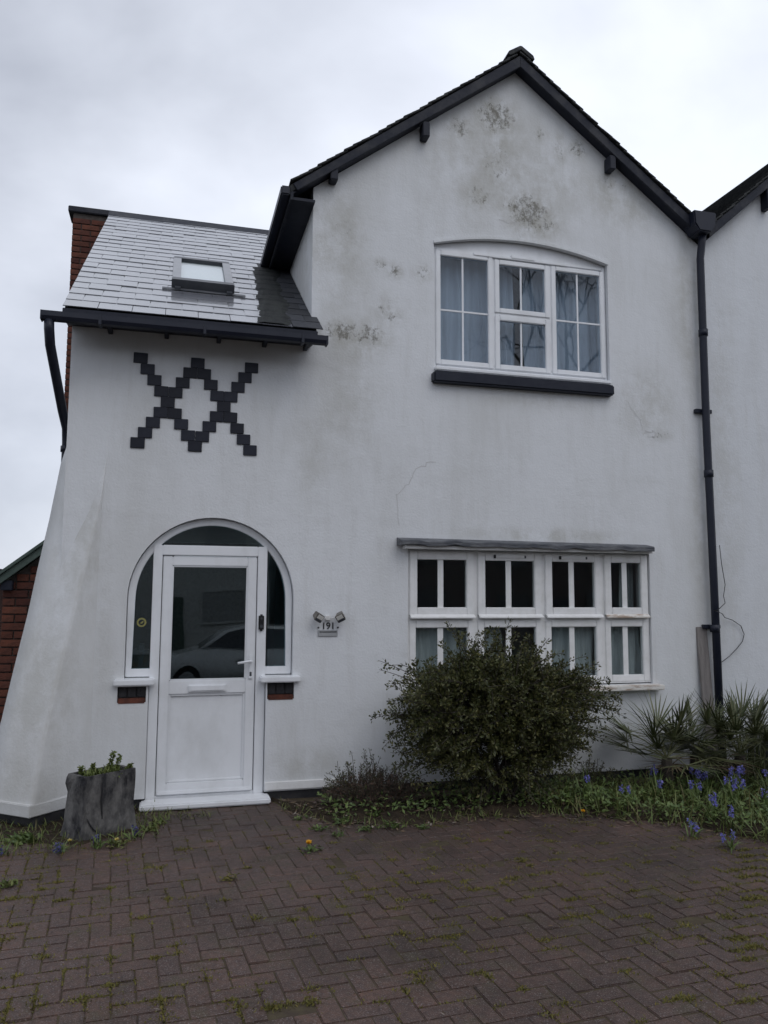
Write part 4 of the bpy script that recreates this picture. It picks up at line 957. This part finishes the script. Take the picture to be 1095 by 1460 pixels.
# moss tufts in the paving joints
random.seed(41); P, D = [], []
cl = [(random.uniform(-1.6, 5.5), random.uniform(-4.3, -.9)) for k in range(60)]
vb = [b_ for d, b_ in vis]
for k in range(950):
    if k < 720: c = random.choice(cl); tx, ty = random.gauss(c[0], .22), random.gauss(c[1], .18)
    else: tx, ty = random.uniform(-1.6, 5.5), random.uniform(-4.3, -.6)
    b_ = min(random.sample(vb, 160), key=lambda q: (q[0]-tx)**2+(q[1]-ty)**2); rz = ROT+(math.pi/2 if b_[2] else 0)
    e = random.choice((0, 1, 2)); t = random.uniform(-1, 1)
    lx, ly = ((.1*t, .05) if e < 2 else (.1, .05*t)); wx, wy = b_[0]+lx*math.cos(rz)-ly*math.sin(rz), b_[1]+lx*math.sin(rz)+ly*math.cos(rz)
    al = rz if e < 2 else rz+math.pi/2; ln = random.uniform(.012, .06)
    for q in range(random.randint(14, 40)):
        s_ = random.gauss(0, ln); P.append((wx+s_*math.cos(al)+random.gauss(0, .004), wy+s_*math.sin(al)+random.gauss(0, .004), undul(wx, wy)-.008)); D.append((random.gauss(0, 1), random.gauss(0, 1), random.uniform(.3, 1)))
tufts = [(random.uniform(-1.4, 5.2), random.uniform(-4.2, -1.0)) for k in range(170)]+[(random.gauss(1.9, .7), random.gauss(-2.4, .5)) for k in range(90)]
for tx, ty in tufts:
    b_ = min(random.sample(vb, 200), key=lambda q: (q[0]-tx)**2+(q[1]-ty)**2); rz = ROT+(math.pi/2 if b_[2] else 0); t = random.uniform(-1, 1); rr_ = random.uniform(.008, .022)
    wx, wy = b_[0]+.1*t*math.cos(rz)-.05*math.sin(rz), b_[1]+.1*t*math.sin(rz)+.05*math.cos(rz)
    for q in range(random.randint(30, 90)): P.append((wx+random.gauss(0, rr_*1.6), wy+random.gauss(0, rr_), undul(wx, wy)-.005)); D.append((random.gauss(0, 1), random.gauss(0, 1), random.uniform(.4, 1.6)))
P, D = np.array(P), np.array(D); n_l = len(P)
V_, F_ = leaf_arrays(P, D, rng.uniform(.008, .024, n_l), rng.uniform(.004, .009, n_l))
tag(obj_np('moss', V_, F_, m_moss), 'yellow green moss tufts in the paving joints', 'moss', kind='stuff')

# broad-leaved weeds, each a rosette
def weed(loc, r, n, label, m_=m_green1, group='weeds along the paving edge', name='weed', up=.5):
    a = rng.uniform(0, 2*np.pi, n); n *= 2; a = rng.uniform(0, 2*np.pi, n); P = np.tile(np.array(loc), (n, 1))+rng.normal(size=(n, 3))*np.array([r*.30, r*.26, .010]); D = np.stack([np.cos(a), np.sin(a), rng.uniform(.05, 2*up, n)], 1)
    V_, F_ = leaf_arrays(P, D, rng.uniform(.25, .6, n)*r, rng.uniform(.12, .24, n)*r, droop=.12, up=np.array([0, 0, 1.]))
    return tag(obj_np(name, V_, F_, m_), label, 'weed', group)
for loc, r in (((1.28, -.80, .01), .10), ((1.10, -.92, .0), .08), ((1.62, -1.0, .01), .09), ((1.42, -1.02, .0), .09), ((1.0, -.62, .0), .07), ((1.55, -.72, .02), .12), ((1.84, -1.06, 0), .07), ((1.2, -1.08, 0), .07), ((.95, -1.36, 0), .10)):
    weed(loc, r, 22, 'low green weed rosette on the bed edge in front of the rust brown shrub' if loc[1] > -1.3 else 'leaf rosette under the orange dandelion in the paving')
weed((.40, -1.75, 0), .08, 26, 'flat yellow green moss cushion in the paving before the door', m_moss, None, 'moss_cushion', .3)
weed((-.86, -1.55, 0), .08, 40, 'small grassy weed alone in the paving before the planter', m_grass, None, 'weed', 1.0)
weed((-.92, -.68, .0), .16, 40, 'bushy green weed at the buttress foot beside the planter', m_green1, None, 'weed', .7)
for loc in ((-.08, -.62, 0), (-.02, -.48, 0), (-.3, -.92, 0)): weed(loc, .10, 26, 'green weed tuft at the right foot of the stump planter', m_grass, 'weeds around the planter', 'weed', .8)
# dandelions
def dandelion(loc, h, m_, label, r=.017, name='dandelion'):
    o = empty(name, loc, label, 'flower'); MB().tube([loc, (loc[0]+.004, loc[1], loc[2]+h)], .0018, 5).build('stalk', m_grass, o)
    n = 60; D = sphere_dirs(n)*np.array([1, 1, .5])+np.array([0, -.35, .75]); P = np.tile(np.array([loc[0]+.004, loc[1], loc[2]+h]), (n, 1))
    V_, F_ = leaf_arrays(P, D, rng.uniform(.8, 1.2, n)*r, np.full(n, r*.45)); obj_np('petals', V_, F_, m_, o); return o
dandelion((.935, -1.37, 0), .05, m_yellow, 'single orange yellow dandelion flowering in the paving', .026)
dandelion((-.60, -.93, 0), .05, m_pale, 'pale yellow flower below the left corner of the planter', .018)
dandelion((-.30, -.95, 0), .04, m_pale, 'pale yellow flower below the front of the planter', .018)
dandelion((3.10, -1.12, 0), .05, m_yellow, 'yellow flower on the bed edge in front of the big shrub', .02)
# plants in the planter
pl_ = empty('fern_clump', (cen.x, cen.y, .385), 'yellow green ferny plants filling the stump planter', 'plant')
random.seed(51); P, D, Ls, Ws, Bs = [], [], [], [], []
for k in range(900):
    t, u = random.uniform(.1, .9), random.uniform(.1, .9); q_ = base[0].lerp(base[1], t)+(base[3]-base[0])*u
    q_ = cen+(q_-cen)*.80; P.append((q_.x, q_.y, .385)); D.append((random.gauss(0, .6), random.gauss(0, .6), 1)); Ls.append(random.uniform(.025, .085)); Ws.append(random.uniform(.008, .018)); Bs.append(random.uniform(.2, 1.2))
V_, F_ = blades(P, D, Ls, Ws, Bs, 4); obj_np('foliage', V_, F_, m_fern, pl_)
for (x, y, h, lx) in ((-.40, -.52, .15, .035), (-.36, -.55, .13, .05), (-.27, -.53, .06, .03), (-.56, -.6, .07, -.02), (-.5, -.56, .075, .0)):
    pts = np.array([[x+lx*t, y, .39+h*t] for t in np.linspace(0, 1, 16)]); P = np.repeat(pts, 9, 0); n = len(P)
    D = rng.normal(size=(n, 3))*np.array([1, 1, .4])+np.array([0, 0, .3]); V_, F_ = leaf_arrays(P, D, rng.uniform(.016, .034, n), rng.uniform(.009, .016, n))
    obj_np('sprig', V_, F_, m_fern, pl_)
# bluebells
def bluebell(x, y, top, k, lab):
    z0 = bedz(x, y) if x > .8 else 0.
    o = empty('bluebell', (x, y, z0), lab, 'flower', 'bluebells in the bed' if x > 0 else 'blue flowers by the planter')
    st_ = MB(); P, D = [], []
    for q in range(k):
        a = random.uniform(0, 6.28); tx, ty = x+.045*math.cos(a)*random.random()*1.3, y+.045*math.sin(a); h = top*random.uniform(.85, 1.06)
        st_.tube([(x, y, z0), ((x+tx)/2, (y+ty)/2, z0+h*.6), (tx, ty, z0+h)], .0022, 5)
        for s_ in range(10):
            t = s_/10; P.append((tx+random.gauss(0, .004), ty+random.gauss(0, .004), z0+h-.055*t)); b2 = random.uniform(0, 6.28)
            for w in range(3): P.append(P[-1]); 
            for w in range(4): D.append((math.cos(b2)+random.gauss(0, .35), math.sin(b2)+random.gauss(0, .35)-.2, -.25+random.gauss(0, .4)))
    st_.build('stalks', m_green1, o); mf = m_bell if x > 0 else m_belld; P, D = np.array(P), np.array(D); n = len(P)
    V_, F_ = leaf_arrays(P, D, rng.uniform(.015, .024, n), rng.uniform(.008, .012, n)); obj_np('flowers', V_, F_, mf, o)
    V_, F_ = blades([(x+random.gauss(0, .02), y+random.gauss(0, .02), z0) for q in range(14)], [(random.gauss(0, .5), random.gauss(0, .5), 1) for q in range(14)], [random.uniform(.7, 1.25)*min(.26, top*1.2) for q in range(14)], [.010]*14, [random.uniform(.5, 1.4) for q in range(14)], 5)
    obj_np('leaves', V_, F_, m_green1, o)
random.seed(61)
for (x, y, top, k) in ((3.36, -.78, .23, 3), (4.06, -.62, .26, 4), (3.90, -.90, .22, 3), (4.42, -.70, .27, 5), (4.28, -.88, .26, 4), (4.40, -.90, .25, 5), (4.10, -1.12, .22, 4), (4.62, -.95, .28, 6), (4.72, -.86, .28, 6), (4.36, -1.24, .25, 5), (4.46, -1.20, .25, 4), (3.95, -1.52, .22, 4), (3.98, -1.68, .20, 2), (4.48, -1.46, .24, 4), (3.72, -2.0, .12, 2), (3.62, -1.72, .13, 2), (4.95, -.95, .24, 4), (5.0, -1.3, .25, 4), (3.55, -1.0, .2, 2), (4.7, -1.5, .22, 3)):
    bluebell(x, y, top*.88, max(2, k-1), 'violet blue bluebell flowering among green leaves in the bed')
for (x, y) in ((-1.02, -.93), (-.66, -1.0), (-.42, -.95), (-.2, -.78)): bluebell(x, y, .07, 2, 'small dark blue flower in the grass around the planter')

# ------------------------------------------------------------------ across the street (seen in the window panes)
m_rb = mat('far_brick', (.090, .068, .066), .9, (.060, .048, .048), 5, 6); m_rt = mat('far_roof', (.05, .045, .045), .8, (.035, .03, .03), 4, 6); m_win = mat('far_window', (.03, .035, .045), .1, (.05, .055, .065), 3)
m_pebble = mat('pebbledash', (.50, .51, .50), .9, (.42, .43, .42), 6, 6)
m_win2 = mat('curtained_window', (.30, .31, .31), .4, (.26, .27, .27), 3)
def far_house(x, label, m_w):
    o = empty('brick_house', (x, -24, -.5), label, 'house', 'houses across the street')
    w = MB().box(x-3.7, x+3.7, -31, -24, -.6, 4.6).build('wall', m_w, o)
    MB().prismx([(-31.4, 4.5), (-27.5, 7.6), (-23.6, 4.5)], x-3.85, x+3.85).build('roof', m_rt, o)
    for dx in (-2.2, 2.0):
        for z in (.5, 2.9):
            f_ = MB().frame(x+dx-.85, x+dx+.85, z, z+1.4, .09, -24.0, -23.92).build('window', m_rt if x else m_pebble, o)
            MB().box(x+dx-.76, x+dx+.76, -23.98, -23.95, z+.09, z+1.31).build('pane', m_win if x else m_win2, f_)
    MB().box(x-.5, x+.45, -23.99, -23.9, -.5, 1.6).build('door', m_black if x else m_green, o)
    MB().box(x+2.6, x+3.4, -28, -27.2, 6.6, 8.6).build('chimney', m_rb, o)
for i, x in enumerate((-16.2, -8.1, 0, 8.1, 16.2, 24.3)): far_house(x, 'red brick house across the street reflected in the windows' if x else 'pale rendered house across the street reflected in the door glass', m_rb if x else m_pebble)
def bare_tree(loc, h, label, seed):
    random.seed(seed); o = empty('bare_tree', loc, label, 'tree', 'bare street trees'); tr = MB(); br = MB()
    def grow(p, d, l, r, lev):
        mb = tr if lev == 0 else br; pts = [p]; q = p.copy(); dd = d.copy()
        for k in range(4):
            dd = (dd+Vector((random.gauss(0, .10), random.gauss(0, .10), .04))).normalized(); q = q+dd*l/4; pts.append(q.copy())
        mb.tube(pts, list(np.linspace(r, r*.62, 5)), 6 if lev < 3 else 4, cap=False)
        if lev >= 6: return
        for k in range(3 if lev < 2 else 2+(random.random() < .5)):
            b_ = pts[random.choice((2, 3, 4, 4))]; ax = dd.orthogonal().normalized(); ax = Matrix.Rotation(random.uniform(0, 6.28), 3, dd) @ ax
            nd = (dd*math.cos(random.uniform(.35, .8))+ax*math.sin(.65)).normalized(); grow(b_, nd, l*random.uniform(.6, .82), r*.58, lev+1)
    grow(Vector(loc), Vector((0, 0, 1)), h*.30, h*.0095, 0); tr.build('trunk', m_bark, o); br.build('crown', m_bark, o)
bare_tree((10.4, -10.15, -.46), 18, 'bare leafless street tree reflected in the upstairs window', 5)
bare_tree((-7.5, -18.4, -.58), 9, 'bare leafless street tree further along the road', 6)
# parked car
CAR = empty('parked_car', (1.7, -12.2, -.555), 'pale silver hatchback parked on the road, reflected in the front door', 'car')
m_car = mat('silver_paint', (.55, .57, .58), .25, (.50, .52, .53), 2, 2, coat=.6); cx0, yc, zb = 1.7, -12.2, -.555
side = [(-2.05, .28), (-2.08, .62), (-2.0, .80), (-1.25, .95), (-.95, 1.0), (1.75, 1.02), (2.02, .92), (2.06, .45), (1.98, .26)]
cab = [(-1.05, .99), (-.42, 1.38), (.15, 1.47), (1.05, 1.45), (1.55, 1.32), (1.92, 1.0)]
def loft(poly, yw):   # poly (x,z), half width function of z
    mb = MB(); n = len(poly); secs = (-1, -.82, .82, 1)
    for s_ in secs:
        for x, z in poly: mb.v.append((cx0+x*(1 if abs(s_) < 1 else .985), yc+s_*yw(z), zb+z))
    for a in range(len(secs)-1):
        for j in range(n): mb.f.append((a*n+j, a*n+(j+1) % n, (a+1)*n+(j+1) % n, (a+1)*n+j))
    mb.f += [tuple(range(n)), tuple((len(secs)-1)*n+j for j in range(n))]; return mb
loft(side, lambda z: .86-.05*max(0, .5-z)).build('body', m_car, CAR, .03, True)
cbn = loft(cab, lambda z: .84-.42*(z-1.0)); CB = cbn.build('cabin', m_car, CAR, .02, True)
glp = [(-.86, 1.03), (-.38, 1.33), (.12, 1.40), (.98, 1.39), (1.40, 1.28), (1.62, 1.03)]
for s_ in (-1, 1):
    g_ = MB(); n = len(glp)
    g_.v += [(cx0+x, yc+s_*(.845-.42*(z-1.0)), zb+z) for x, z in glp]+[(cx0+x, yc+s_*(.80-.42*(z-1.0)), zb+z) for x, z in glp]
    g_.f += [tuple(range(n)), tuple(range(2*n-1, n-1, -1))]+[(i, (i+1) % n, (i+1) % n+n, i+n) for i in range(n)]; g_.build('side_window', m_win, CAR)
    for wx in (-1.3, 1.32):
        ty = MB().tube([(cx0+wx, yc+s_*.70, zb+.31), (cx0+wx, yc+s_*.88, zb+.31)], .31, 24).build('wheel', m_dots, CAR); MB().tube([(cx0+wx, yc+s_*.87, zb+.31), (cx0+wx, yc+s_*.895, zb+.31)], .20, 18).build('rim', m_zinc, ty)
    MB().box(cx0-2.06, cx0-1.85, yc+s_*.60-.16, yc+s_*.60+.16, zb+.62, zb+.76).build('headlight', m_lens, CAR, .03)
